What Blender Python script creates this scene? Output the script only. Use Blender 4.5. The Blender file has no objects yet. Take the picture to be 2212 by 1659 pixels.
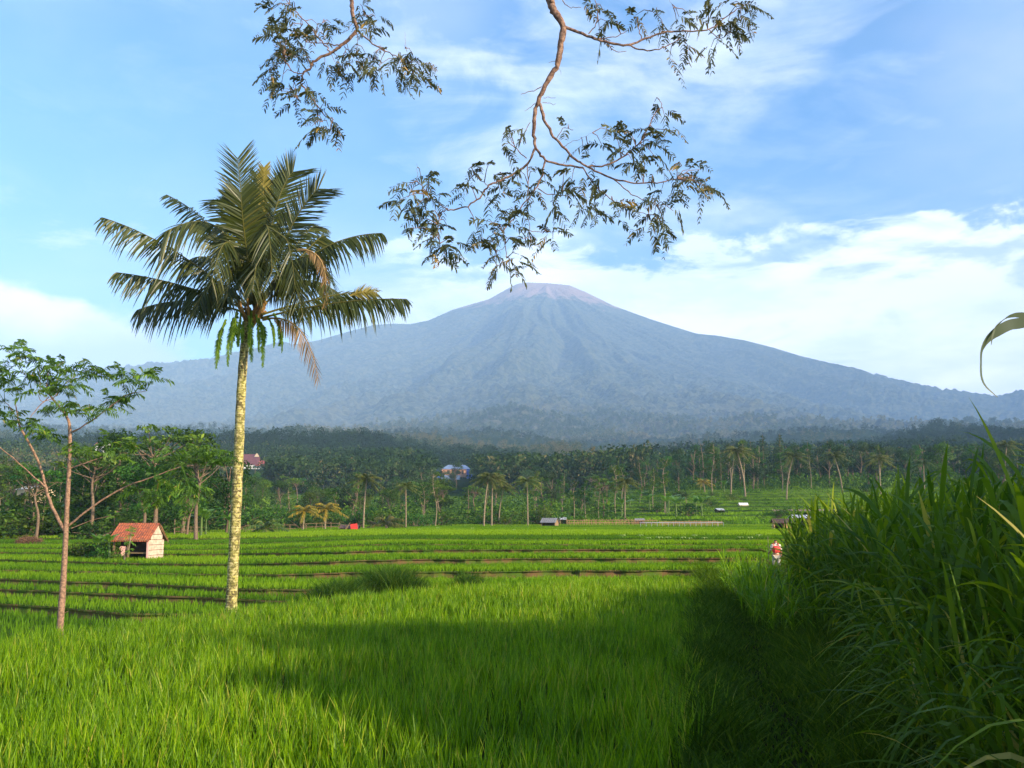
import bpy, math, random
import numpy as np
from mathutils import Vector
rng = np.random.default_rng(7)
random.seed(7)
sc = bpy.context.scene
COL = sc.collection

# ------------------------------------------------------------------ camera
F = 2212.0; CX = 1106.0; CY = 829.5; HZ = 1120.0; EYE = 2.6
TH = math.atan((HZ - CY) / F)
cam = bpy.data.cameras.new('camera'); cam_o = bpy.data.objects.new('camera', cam); COL.objects.link(cam_o)
cam_o.location = (0, 0, EYE); cam_o.rotation_euler = (math.pi / 2 + TH, 0, 0)
cam.sensor_width = 36; cam.lens = 36; cam.clip_start = 0.1; cam.clip_end = 40000
sc.camera = cam_o
# ------------------------------------------------------------------ render / exposure
sc.render.engine = 'CYCLES'
sc.view_settings.view_transform = 'Standard'; sc.view_settings.look = 'None'
sc.view_settings.exposure = 0.75; sc.view_settings.gamma = 1
sc.cycles.max_bounces = 6; sc.cycles.diffuse_bounces = 3; sc.cycles.transmission_bounces = 3
sc.cycles.transparent_max_bounces = 6; sc.cycles.volume_bounces = 2; sc.cycles.glossy_bounces = 2
# ------------------------------------------------------------------ sun
SAZ = math.radians(55); SEL = math.radians(21)
sdir = Vector((math.sin(SAZ) * math.cos(SEL), -math.cos(SAZ) * math.cos(SEL), math.sin(SEL)))
sl = bpy.data.lights.new('sun', 'SUN'); sl.energy = 5.0; sl.angle = math.radians(0.6); sl.color = (1.0, 0.83, 0.60)
so = bpy.data.objects.new('sun', sl); COL.objects.link(so); so.rotation_euler = sdir.to_track_quat('Z', 'Y').to_euler()


class NT:
    """small helper for node trees"""
    def __init__(s, tree): s.t = tree; s.n = tree.nodes; s.l = tree.links
    def add(s, typ, **kw):
        nd = s.n.new(typ)
        for k, v in kw.items():
            if k.startswith('i_'):
                key = k[2:]
                key = int(key) if key.isdigit() else key.replace('_', ' ')
                s.put(nd.inputs[key], v)
            else: setattr(nd, k, v)
        return nd
    def put(s, sock, v):
        if isinstance(v, bpy.types.NodeSocket): s.l.new(v, sock)
        elif isinstance(v, bpy.types.Node): s.l.new(v.outputs[0], sock)
        else: sock.default_value = v
    def m(s, op, a, b=0.0, c=None, clamp=False):
        nd = s.n.new('ShaderNodeMath'); nd.operation = op; nd.use_clamp = clamp
        s.put(nd.inputs[0], a); s.put(nd.inputs[1], b)
        if c is not None: s.put(nd.inputs[2], c)
        return nd.outputs[0]
    def rng(s, v, a, b, c=0.0, d=1.0, smooth=True):
        nd = s.n.new('ShaderNodeMapRange'); nd.interpolation_type = 'SMOOTHSTEP' if smooth else 'LINEAR'
        s.put(nd.inputs[0], v)
        for i, x in enumerate((a, b, c, d)): s.put(nd.inputs[i + 1], x)
        return nd.outputs[0]
    def mix(s, f, a, b, mode='MIX'):
        nd = s.n.new('ShaderNodeMix'); nd.data_type = 'RGBA'; nd.blend_type = mode
        s.put(nd.inputs[0], f); s.put(nd.inputs[6], a); s.put(nd.inputs[7], b)
        return nd.outputs[2]
    def noise(s, vec, scale, detail=4.0, rough=0.55, dist=0.0):
        nd = s.n.new('ShaderNodeTexNoise')
        if vec is not None: s.put(nd.inputs['Vector'], vec)
        nd.inputs['Scale'].default_value = scale; nd.inputs['Detail'].default_value = detail
        nd.inputs['Roughness'].default_value = rough; nd.inputs['Distortion'].default_value = dist
        return nd.outputs[0]
    def mapping(s, vec, scale=(1, 1, 1), loc=(0, 0, 0), rot=(0, 0, 0)):
        nd = s.n.new('ShaderNodeMapping'); s.put(nd.inputs[0], vec)
        nd.inputs[1].default_value = loc; nd.inputs[2].default_value = rot; nd.inputs[3].default_value = scale
        return nd.outputs[0]
    def ramp(s, f, stops):
        nd = s.n.new('ShaderNodeValToRGB'); s.put(nd.inputs[0], f)
        e = nd.color_ramp.elements
        while len(e) < len(stops): e.new(0.5)
        for el, (p, c) in zip(e, stops): el.position = p; el.color = (*c, 1) if len(c) == 3 else c
        return nd.outputs[0]


# ------------------------------------------------------------------ world: sky with clouds
w = bpy.data.worlds.new('World'); sc.world = w; w.use_nodes = True
T = NT(w.node_tree); T.n.clear()
sky = T.add('ShaderNodeTexSky', sky_type='NISHITA', sun_disc=False)
sky.sun_elevation = SEL; sky.sun_rotation = math.pi - SAZ; sky.altitude = 500; sky.air_density = 1.0; sky.dust_density = 0.6; sky.ozone_density = 1.6
hsv = T.add('ShaderNodeHueSaturation', i_Saturation=1.45, i_Value=1.55, i_Color=sky.outputs[0])
tc = T.add('ShaderNodeTexCoord'); D = tc.outputs['Generated']
sep = T.add('ShaderNodeSeparateXYZ', i_0=D); X, Y, Z = sep.outputs
# cirrus veils, streaked
mv = T.mapping(D, scale=(1.3, 1.3, 3.6), rot=(0, 0.35, 0))
n1 = T.noise(mv, 2.3, 9, 0.58, 0.7)
mv2 = T.mapping(D, scale=(1, 1, 2.4), loc=(3, 1, 0), rot=(0, -0.3, 0))
n2 = T.noise(mv2, 6.5, 8, 0.62, 0.9)
ci = T.m('ADD', T.m('MULTIPLY', n1, 0.65), T.m('MULTIPLY', n2, 0.35))
veil = T.rng(ci, 0.42, 0.74)
dx = T.m('DIVIDE', T.m('SUBTRACT', X, 0.05), 0.34); dxx = T.m('POWER', T.m('ABSOLUTE', dx), 2.0)
cg = T.m('EXPONENT', T.m('MULTIPLY', dxx, -1.0))
veil = T.m('MULTIPLY', veil, T.m('ADD', T.m('MULTIPLY', cg, 0.85), 0.16), clamp=True)
# cloud bank above the mountain, stronger to the right
n3 = T.noise(T.mapping(D, scale=(1.0, 1.0, 2.3)), 7.0, 10, 0.60, 0.5)
top = T.m('ADD', T.m('ADD', 0.246, T.m('MULTIPLY', X, 0.03)), T.m('MULTIPLY', T.m('SUBTRACT', n3, 0.5), 0.22))
bank = T.rng(T.m('SUBTRACT', top, Z), -0.004, 0.018)
bx = T.rng(T.m('ADD', X, T.m('MULTIPLY', T.m('SUBTRACT', n3, .5), 0.2)), -0.20, 0.02)
tex3 = T.rng(T.noise(T.mapping(D, scale=(1.0, 1.0, 3.0), loc=(7, 2, 1)), 5.0, 9, 0.6, 0.8), 0.36, 0.52, 0.30, 1.0)
bank = T.m('MULTIPLY', T.m('MULTIPLY', bank, bx), tex3)
# left cumulus
n5 = T.noise(T.mapping(D, scale=(1, 1, 1.6), loc=(5, 3, 8)), 9.0, 8, .55)
top2 = T.m('ADD', T.m('ADD', 0.205, T.m('MULTIPLY', T.m('ADD', X, .42), -.25)), T.m('MULTIPLY', T.m('SUBTRACT', n5, 0.5), 0.12))
lb = T.m('MULTIPLY', T.rng(T.m('SUBTRACT', top2, Z), 0.0, 0.022), T.rng(T.m('ADD', X, T.m('MULTIPLY', T.m('SUBTRACT', n5, .5), 0.15)), -0.27, -0.35))
lb2 = T.m('MULTIPLY', lb, T.rng(Z, 0.02, 0.10))
# patchy mid clouds
n4 = T.noise(T.mapping(D, scale=(1.0, 1.0, 3.4), loc=(2, 5, 3)), 4.2, 10, 0.62, 0.6)
mid = T.m('MULTIPLY', T.rng(n4, 0.50, 0.66), T.rng(Z, 0.42, 0.18, 0.0, 0.55))
hz_ = T.rng(Z, 0.24, 0.0, 0.0, 0.45)
thin = T.m('MULTIPLY', T.rng(T.noise(T.mapping(D, scale=(1, 1, 1.8), loc=(4, 4, 4)), 2.2, 5, .5), .35, .7), .34)
cl = T.m('MAXIMUM', T.m('MAXIMUM', T.m('MAXIMUM', veil, thin), bank), T.m('MAXIMUM', mid, hz_))
grey = T.rng(T.noise(T.mapping(D, scale=(1, 1, 3), loc=(1, 9, 2)), 5.0, 6, .6), 0.38, 0.62)
ccol = T.mix(grey, (9.5, 10.9, 12.6, 1), (13.4, 13.4, 13.6, 1))
lcol = T.mix(T.rng(T.m('ADD', Z, T.m('MULTIPLY', T.m('SUBTRACT', n5, .5), .1)), 0.15, 0.215), (7.5, 8.6, 12.0, 1), (17.5, 15.6, 16.4, 1))
skyc = T.mix(1.0, hsv.outputs[0], (0.68, 1.12, 1.25, 1), 'MULTIPLY')
c1 = T.mix(T.m('MULTIPLY', cl, 0.93), skyc, ccol)
c1 = T.mix(T.m('MULTIPLY', bank, 0.9), c1, T.mix(grey, (12.5, 13.5, 15.5, 1), (17.5, 17.5, 18.0, 1)))
c2 = T.mix(T.m('MULTIPLY', lb2, 0.9), c1, lcol)
bg = T.add('ShaderNodeBackground', i_Color=c2, i_Strength=0.085)
out = T.add('ShaderNodeOutputWorld', i_Surface=bg.outputs[0])


# ------------------------------------------------------------------ pixel <-> world helpers (photo points at real depths)
ct, st = math.cos(TH), math.sin(TH)
def ray(x, y):
    a = (x - CX) / F; b = -(y - CY) / F
    return np.array([a, ct - b * st, st + b * ct])
def at(x, y, Yd):
    r = ray(x, y); r = r * (Yd / r[1]); return np.array([r[0], r[1], r[2] + EYE])
def gz(x, y, z):
    r = ray(x, y); k = (z - EYE) / r[2]; return np.array([r[0] * k, r[1] * k, z])
def pxu(x):                      # bearing u = X/Y for a pixel column near the horizon
    return (x - CX) / F / (1 + 0.0) * 0.9915
def pz(y, Yd):                   # height seen at pixel row y at distance Yd
    r = ray(CX, y); return r[2] / r[1] * Yd + EYE


# ------------------------------------------------------------------ noise for terrain
def vnoise(x, y, seed=0):
    xi = np.floor(x).astype(np.int64); yi = np.floor(y).astype(np.int64)
    xf = x - xi; yf = y - yi
    def h(a, b):
        n = (a * 374761393 + b * 668265263 + seed * 1442695) & 0xffffffff
        n = ((n ^ (n >> 13)) * 1274126177) & 0xffffffff
        return ((n ^ (n >> 16)) & 0xffff) / 65535.0
    u = xf * xf * (3 - 2 * xf); v = yf * yf * (3 - 2 * yf)
    return (h(xi, yi) * (1 - u) + h(xi + 1, yi) * u) * (1 - v) + (h(xi, yi + 1) * (1 - u) + h(xi + 1, yi + 1) * u) * v
def fbm(x, y, o=4, seed=0):
    s = 0; a = 0.5; t = 0
    for i in range(o):
        s = s + a * vnoise(x, y, seed + i); t += a; a *= 0.5; x = x * 2.03; y = y * 2.03
    return s / t


# ------------------------------------------------------------------ mesh helpers
class MB:
    def __init__(s): s.V = []; s.F = []; s.R = []; s.n = 0
    def add(s, V, Fq, R=None):
        V = np.asarray(V, dtype=np.float32).reshape(-1, 3); Fq = np.asarray(Fq, dtype=np.int64)
        s.V.append(V); s.F.append(Fq + s.n); s.n += len(V)
        if R is None: R = rng.random()
        s.R.append(np.broadcast_to(np.asarray(R, dtype=np.float32), (len(V),)).copy())
        return s
    def arrays(s): return np.concatenate(s.V), np.concatenate(s.F), np.concatenate(s.R)
    def build(s, name, mat, parent=None, smooth=False, loc=None):
        V, Fq, R = s.arrays()
        if loc is not None: V = V - np.asarray(loc, dtype=np.float32)
        return mesh_obj(name, V, Fq, R, mat, parent, smooth, loc)
def mesh_data(name, V, Fq, R, mat, smooth=False):
    me = bpy.data.meshes.new(name); k = Fq.shape[1]
    me.vertices.add(len(V)); me.vertices.foreach_set('co', np.ascontiguousarray(V, dtype=np.float32).ravel())
    me.loops.add(len(Fq) * k); me.loops.foreach_set('vertex_index', Fq.astype(np.int32).ravel())
    me.polygons.add(len(Fq)); me.polygons.foreach_set('loop_start', np.arange(0, len(Fq) * k, k, dtype=np.int32))
    if smooth: me.polygons.foreach_set('use_smooth', np.ones(len(Fq), dtype=bool))
    else: me.polygons.foreach_set('use_smooth', np.zeros(len(Fq), dtype=bool))
    a = me.attributes.new('rnd', 'FLOAT', 'POINT'); a.data.foreach_set('value', np.asarray(R, dtype=np.float32))
    me.update(calc_edges=True)
    for m in (mat if isinstance(mat, (list, tuple)) else [mat]): me.materials.append(m)
    return me
def mesh_obj(name, V, Fq, R, mat, parent=None, smooth=False, loc=None):
    o = bpy.data.objects.new(name, mesh_data(name, V, Fq, R, mat, smooth)); COL.objects.link(o)
    if loc is not None: o.location = loc
    if parent is not None: o.parent = parent
    return o
def ribbons(C, S, R=None):
    """C (N,K,3) centre lines, S (N,K,3) half-width vectors"""
    N, K, _ = C.shape
    V = np.stack([C - S, C + S], axis=2).reshape(-1, 3)
    b = (np.arange(N) * K * 2)[:, None] + (np.arange(K - 1) * 2)[None, :]
    Fq = np.stack([b, b + 1, b + 3, b + 2], axis=-1).reshape(-1, 4)
    if R is None: R = rng.random(N)
    return V, Fq, np.repeat(np.asarray(R, dtype=np.float32), K * 2)
def blades(P, h, wd, lean, K=4, droop=0.0, face=None, R=None):
    N = len(P); yaw = rng.random(N) * 2 * np.pi
    t = np.linspace(0, 1, K)[None, :]
    face = rng.random(N) * np.pi if face is None else face
    hh = np.broadcast_to(h, (N,))[:, None]; ll = np.broadcast_to(lean, (N,))[:, None]; dd = np.broadcast_to(droop, (N,))[:, None]
    off = hh * ll * t ** 1.7
    C = np.stack([P[:, 0:1] + np.cos(yaw)[:, None] * off, P[:, 1:2] + np.sin(yaw)[:, None] * off,
                  P[:, 2:3] + hh * (t - dd * t ** 2.2)], axis=-1)
    prof = np.interp(t, [0, .35, .75, 1], [.7, 1, .62, .04])
    ws = np.broadcast_to(wd, (N,))[:, None] * 0.5 * prof
    S = np.stack([np.cos(face)[:, None] * ws, np.sin(face)[:, None] * ws, 0 * ws], axis=-1)
    return ribbons(C, S, R)
def tube(pts, rad, n=7, cap=True):
    pts = np.asarray(pts, dtype=float); K = len(pts); rad = np.broadcast_to(rad, (K,))
    tan = np.gradient(pts, axis=0); tan /= np.linalg.norm(tan, axis=1)[:, None] + 1e-9
    ref = np.array([0.31, 0.17, 0.93]) if abs(tan[:, 2]).mean() < 0.8 else np.array([1.0, 0.2, 0.0])
    a = np.cross(tan, ref); a /= np.linalg.norm(a, axis=1)[:, None] + 1e-9
    b = np.cross(tan, a)
    ang = np.arange(n) * 2 * np.pi / n
    V = pts[:, None, :] + rad[:, None, None] * (np.cos(ang)[None, :, None] * a[:, None, :] + np.sin(ang)[None, :, None] * b[:, None, :])
    i = np.arange(K - 1)[:, None] * n; j = np.arange(n)[None, :]; j2 = (j + 1) % n
    Fq = np.stack([i + j, i + j2, i + n + j2, i + n + j], axis=-1).reshape(-1, 4)
    return V.reshape(-1, 3), Fq
def smooth_line(pts, k=4):
    pts = np.asarray(pts, dtype=float); n = len(pts)
    if n < 3: return np.array([pts[0] + (pts[-1] - pts[0]) * t for t in np.linspace(0, 1, k + 1)])
    P = np.vstack([2 * pts[0] - pts[1], pts, 2 * pts[-1] - pts[-2]]); out = []
    for i in range(1, n):
        p0, p1, p2, p3 = P[i - 1], P[i], P[i + 1], P[i + 2]
        for s in range(k):
            t = s / k
            out.append(0.5 * (2 * p1 + (p2 - p0) * t + (2 * p0 - 5 * p1 + 4 * p2 - p3) * t * t + (3 * p1 - p0 - 3 * p2 + p3) * t ** 3))
    out.append(pts[-1]); return np.array(out)
BOXF = np.array([[0, 3, 2, 1], [4, 5, 6, 7], [0, 1, 5, 4], [1, 2, 6, 5], [2, 3, 7, 6], [3, 0, 4, 7]])
def box(x0, x1, y0, y1, z0, z1):
    return np.array([[x0, y0, z0], [x1, y0, z0], [x1, y1, z0], [x0, y1, z0], [x0, y0, z1], [x1, y0, z1], [x1, y1, z1], [x0, y1, z1]], dtype=float), BOXF
def beam(p, q, r): return tube([p, (np.asarray(p) + np.asarray(q)) / 2, q], r, 6)
def slab(c4, th):
    """thick sheet from 4 corner points"""
    c = np.asarray(c4, dtype=float); n = np.cross(c[1] - c[0], c[3] - c[0]); n /= np.linalg.norm(n)
    return np.vstack([c, c + n * th]), BOXF
def tag(o, label=None, cat=None, group=None, kind=None):
    if label: o['label'] = label
    if cat: o['category'] = cat
    if group: o['group'] = group
    if kind: o['kind'] = kind
    return o
def empty(name, loc, label, cat, group=None, rz=0):
    o = bpy.data.objects.new(name, None); COL.objects.link(o); o.location = loc; o.rotation_euler = (0, 0, rz); o.empty_display_size = 0.2
    return tag(o, label, cat, group)


# ------------------------------------------------------------------ materials
def new_mat(name):
    m = bpy.data.materials.new(name); m.use_nodes = True; t = NT(m.node_tree); t.n.clear(); return m, t
def leaf_mat(name, stops, transl=0.35, rough=0.5, tcol=(1.25, 1.3, 0.5), objvar=0.0, spec=0.25):
    m, t = new_mat(name)
    a = t.add('ShaderNodeAttribute', attribute_name='rnd')
    c = t.ramp(a.outputs['Fac'], stops)
    if objvar:
        oi = t.add('ShaderNodeObjectInfo')
        h = t.add('ShaderNodeHueSaturation', i_Color=c, i_Hue=t.m('ADD', 0.5, t.m('MULTIPLY', t.m('SUBTRACT', oi.outputs['Random'], 0.5), 0.07)),
                  i_Value=t.m('ADD', 1.0, t.m('MULTIPLY', t.m('SUBTRACT', t.m('FRACT', t.m('MULTIPLY', oi.outputs['Random'], 7.31)), 0.5), objvar)))
        c = h.outputs[0]
    p = t.add('ShaderNodeBsdfPrincipled', i_Base_Color=c, i_Roughness=rough)
    p.inputs['Specular IOR Level'].default_value = spec
    tr = t.add('ShaderNodeBsdfTranslucent', i_Color=t.mix(1.0, c, (*tcol, 1), 'MULTIPLY'))
    mx = t.add('ShaderNodeMixShader', i_0=transl, i_1=p.outputs[0], i_2=tr.outputs[0])
    t.add('ShaderNodeOutputMaterial', i_Surface=mx.outputs[0]); return m
def solid_mat(name, col, rough=0.8, var=0.25, scale=8.0, bump=0.0, col2=None, spec=0.3, metal=0.0):
    m, t = new_mat(name); tc = t.add('ShaderNodeTexCoord')
    n = t.noise(tc.outputs['Object'], scale, 6, 0.6)
    c2 = col2 or tuple(x * (1 - var) for x in col)
    c = t.mix(t.rng(n, 0.35, 0.65), (*col, 1), (*c2, 1))
    p = t.add('ShaderNodeBsdfPrincipled', i_Base_Color=c, i_Roughness=rough, i_Metallic=metal)
    p.inputs['Specular IOR Level'].default_value = spec
    if bump:
        b = t.add('ShaderNodeBump', i_Height=n, i_Strength=bump, i_Distance=0.02); t.l.new(b.outputs[0], p.inputs['Normal'])
    t.add('ShaderNodeOutputMaterial', i_Surface=p.outputs[0]); return m

M = {}
M['rice'] = leaf_mat('rice', [(0, (.050, .130, .002)), (.45, (.140, .275, .003)), (.85, (.27, .42, .006)), (1, (.40, .36, .06))], 0.45, 0.45, (1.35, 1.25, .4))
M['rice_far'] = leaf_mat('rice_far', [(0, (.060, .145, .010)), (.5, (.115, .235, .010)), (1, (.22, .35, .015))], 0.40, 0.7, (1.3, 1.2, .4), spec=.06)
M['bund_grass'] = leaf_mat('bund_grass', [(0, (.02, .060, .008)), (.6, (.045, .105, .010)), (1, (.10, .15, .02))], 0.3, 0.7, spec=.05)
M['tall_grass'] = leaf_mat('tall_grass', [(0, (.034, .085, .007)), (.6, (.095, .170, .009)), (.9, (.21, .27, .015)), (1, (.34, .30, .08))], 0.42, 0.6, (1.6, 1.5, .35), spec=.12)
M['hook_leaf'] = leaf_mat('hook_leaf', [(0, (.075, .10, .06)), (1, (.095, .12, .07))], .2, .45, (1.5, 1.4, .5))
M['weeds'] = leaf_mat('weeds', [(0, (.030, .065, .004)), (.7, (.065, .125, .006)), (1, (.13, .18, .01))], 0.3, 0.8, spec=.05)
M['palm_leaf'] = leaf_mat('palm_leaf', [(0, (.022, .034, .007)), (.6, (.056, .072, .012)), (1, (.13, .12, .025))], 0.22, 0.42, (1.4, 1.3, .4), spec=.35)
M['palm_old'] = leaf_mat('palm_old', [(0, (.16, .10, .04)), (.6, (.28, .17, .07)), (1, (.40, .26, .10))], 0.3, 0.6, (1.2, 1, .6))
M['palm_young'] = leaf_mat('palm_young', [(0, (.16, .15, .03)), (1, (.34, .27, .06))], 0.35, 0.5, (1.2, 1.1, .5))
M['fern'] = leaf_mat('fern', [(0, (.07, .16, .01)), (1, (.18, .30, .02))], 0.35, 0.5)
M['albizia'] = leaf_mat('albizia', [(0, (.034, .085, .014)), (.6, (.080, .165, .018)), (.93, (.15, .27, .02)), (1, (.26, .21, .04))], 0.35, 0.5)
M['overhang'] = leaf_mat('overhang', [(0, (.050, .060, .030)), (.65, (.095, .108, .042)), (.9, (.18, .15, .05)), (1, (.42, .26, .07))], 0.30, 0.5, (1.3, 1.1, .5))  # orange end of the ramp paints sunlight into the leaf colour
M['tree_leaf'] = leaf_mat('tree_leaf', [(0, (.020, .052, .010)), (.5, (.050, .105, .014)), (.9, (.10, .17, .022)), (1, (.17, .19, .03))], 0.28, 0.7, objvar=.8, spec=.08)
M['tree_dark'] = leaf_mat('tree_dark', [(0, (.014, .038, .012)), (.6, (.032, .068, .016)), (1, (.065, .105, .022))], 0.22, 0.6, objvar=.6)
M['feather_tree'] = leaf_mat('feather_tree', [(0, (.022, .065, .010)), (.5, (.055, .125, .014)), (.85, (.12, .22, .02)), (1, (.20, .28, .03))], .32, .6, objvar=.4)
M['under'] = leaf_mat('under', [(0, (.020, .055, .010)), (.5, (.045, .105, .013)), (1, (.12, .20, .02))], .28, .8, spec=.05)
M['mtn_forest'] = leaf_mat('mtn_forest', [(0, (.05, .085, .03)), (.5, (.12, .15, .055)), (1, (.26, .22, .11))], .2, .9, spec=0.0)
M['banana'] = leaf_mat('banana', [(0, (.06, .15, .015)), (1, (.16, .28, .03))], 0.4, 0.4)
M['midpalm'] = leaf_mat('midpalm', [(0, (.040, .070, .012)), (.7, (.09, .12, .018)), (1, (.22, .19, .04))], 0.3, 0.5, objvar=.5)
M['orangepalm'] = leaf_mat('orangepalm', [(0, (.07, .10, .01)), (.45, (.20, .17, .015)), (1, (.48, .29, .03))], 0.35, 0.5)
M['forest'] = leaf_mat('forest', [(0, (.012, .030, .010)), (.5, (.030, .060, .015)), (.88, (.065, .095, .028)), (1, (.14, .12, .05))], 0.15, 0.9, spec=0.0)
M['soil'] = solid_mat('soil', (.120, .072, .034), .95, .4, 1.6, .6, col2=(.055, .100, .014), spec=0.0)
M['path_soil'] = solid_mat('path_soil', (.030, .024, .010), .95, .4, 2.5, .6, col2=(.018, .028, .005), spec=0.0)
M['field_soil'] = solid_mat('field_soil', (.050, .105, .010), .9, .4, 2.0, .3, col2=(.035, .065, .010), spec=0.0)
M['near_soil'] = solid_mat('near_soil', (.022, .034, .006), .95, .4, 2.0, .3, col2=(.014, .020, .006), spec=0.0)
M['base_soil'] = solid_mat('base_soil', (.035, .045, .015), .95, .4, .05)
M['trunk_pale'] = solid_mat('trunk_pale', (.27, .205, .125), .85, .5, 6.0, .4)
M['trunk_brown'] = solid_mat('trunk_brown', (.20, .135, .085), .85, .45, 9.0, .5)
M['bark_pink'] = solid_mat('bark_pink', (.34, .20, .125), .8, .4, 22.0, .5, col2=(.14, .085, .055))
M['branch'] = solid_mat('branch', (.30, .185, .13), .85, .5, 34.0, .7, col2=(.10, .055, .038))
M['stalk'] = solid_mat('stalk', (.10, .16, .03), .6, .5, 5.0)
M['wood'] = solid_mat('wood', (.30, .20, .10), .85, .45, 12.0, .3)
M['bamboo_wall'] = solid_mat('bamboo_wall', (.60, .45, .33), .85, .34, 5.0, .4)
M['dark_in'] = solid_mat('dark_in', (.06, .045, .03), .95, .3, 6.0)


def tile_mat(name, c1, c2, n=7.0):
    m, t = new_mat(name); tc = t.add('ShaderNodeTexCoord')
    ns = t.noise(tc.outputs['Object'], n, 5, .6)
    p = t.add('ShaderNodeBsdfPrincipled', i_Base_Color=t.mix(t.rng(ns, .35, .65), (*c1, 1), (*c2, 1)), i_Roughness=.75)
    t.add('ShaderNodeOutputMaterial', i_Surface=p.outputs[0]); return m
M['tile_orange'] = tile_mat('tile_orange', (.38, .095, .03), (.15, .045, .024), 6)
M['tile_dark'] = tile_mat('tile_dark', (.12, .055, .03), (.05, .035, .028), 3)
M['tile_maroon'] = tile_mat('tile_maroon', (.16, .045, .045), (.11, .035, .04), 1)
M['tile_red'] = tile_mat('tile_red', (.36, .07, .05), (.25, .05, .04), 1)
M['metal_roof'] = solid_mat('metal_roof', (.62, .62, .64), .4, .3, 2.0, metal=.3)
M['grey_roof'] = solid_mat('grey_roof', (.22, .22, .23), .7, .3, 4.0)
M['blue'] = solid_mat('blue', (.07, .13, .42), .7, .25, .6)
M['blue_roof'] = solid_mat('blue_roof', (.17, .24, .38), .6, .25, .5)
M['orange_wall'] = solid_mat('orange_wall', (.55, .27, .15), .8, .15, .6)
M['white'] = solid_mat('white', (.75, .73, .68), .7, .15, .8)
M['cream'] = solid_mat('cream', (.66, .50, .30), .8, .15, 2.0)
M['ochre'] = solid_mat('ochre', (.62, .36, .14), .85, .2, 3.0)
M['red'] = solid_mat('red', (.70, .05, .04), .6, .2, 4.0)
M['plastic'] = solid_mat('plastic', (.42, .43, .45), .45, .3, 1.0)
M['dry'] = solid_mat('dry', (.26, .17, .10), .9, .4, .8)
M['stake'] = solid_mat('stake', (.42, .24, .12), .85, .4, 9)
M['dark_hair'] = solid_mat('dark_hair', (.015, .012, .010), .6, .2, 20)
M['skin'] = solid_mat('skin', (.36, .19, .11), .55, .1, 9)
M['shirt'] = solid_mat('shirt', (.72, .62, .48), .8, .1, 9)
M['trousers'] = solid_mat('trousers', (.45, .40, .34), .85, .2, 9)
M['pink'] = solid_mat('pink', (.75, .42, .36), .8, .1, 9)

# lichen covered coconut bark
m, t = new_mat('palm_bark'); tc = t.add('ShaderNodeTexCoord'); O = tc.outputs['Object']
n1 = t.noise(O, 8.5, 9, .72, .7); n2 = t.noise(O, 11.0, 6, .7); n3 = t.noise(O, 2.0, 4, .6)
ws = t.add('ShaderNodeTexWave', wave_type='BANDS', bands_direction='Z', i_Scale=4.5, i_Distortion=2.0, i_Detail=3.0); t.put(ws.inputs['Vector'], O)
base = t.mix(t.rng(n3, .4, .6), (.11, .085, .03, 1), (.17, .16, .035, 1))
lich = t.mix(t.rng(n2, .4, .6), (.52, .43, .20, 1), (.38, .34, .08, 1))
c = t.mix(t.rng(n1, .47, .53), lich, base)
c = t.mix(t.m('MULTIPLY', t.rng(n2, .60, .68), .8), c, (.07, .06, .02, 1))
c = t.mix(t.m('MULTIPLY', t.rng(ws.outputs[1], .80, 1.0), .30), c, (.06, .045, .02, 1))
zz = t.add('ShaderNodeSeparateXYZ', i_0=O).outputs[2]
c = t.mix(t.rng(zz, 7.6, 9.2, 0, .75), c, (.20, .085, .035, 1))
p = t.add('ShaderNodeBsdfPrincipled', i_Base_Color=c, i_Roughness=.9)
b = t.add('ShaderNodeBump', i_Height=t.m('ADD', n1, t.m('MULTIPLY', ws.outputs[1], .3)), i_Strength=.8, i_Distance=.03); t.l.new(b.outputs[0], p.inputs['Normal'])
t.add('ShaderNodeOutputMaterial', i_Surface=p.outputs[0]); M['palm_bark'] = m

# distant hill ground
m, t = new_mat('hill_ground'); g = t.add('ShaderNodeNewGeometry'); P = g.outputs['Position']
n1 = t.noise(P, .06, 8, .65); n2 = t.noise(P, .4, 5, .6)
c = t.mix(t.rng(n1, .4, .6), (.075, .135, .012, 1), (.115, .185, .016, 1)); c = t.mix(t.rng(n2, .48, .66, 0, .6), c, (.030, .065, .01, 1))
yy = t.add('ShaderNodeSeparateXYZ', i_0=P).outputs[1]; c = t.mix(t.rng(yy, 330, 460), c, (.018, .036, .012, 1))
wv = t.add('ShaderNodeTexWave', wave_type='BANDS', bands_direction='Z', i_Scale=.33, i_Distortion=2.5, i_Detail=3.0); t.put(wv.inputs['Vector'], P); c = t.mix(t.rng(wv.outputs[1], .55, .85, 0, .7), c, (.022, .045, .012, 1))
p = t.add('ShaderNodeBsdfPrincipled', i_Base_Color=c, i_Roughness=1.0); p.inputs['Specular IOR Level'].default_value = 0.0
b = t.add('ShaderNodeBump', i_Height=n2, i_Strength=.8, i_Distance=1.5); t.l.new(b.outputs[0], p.inputs['Normal'])
t.add('ShaderNodeOutputMaterial', i_Surface=p.outputs[0]); M['hill_ground'] = m

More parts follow.
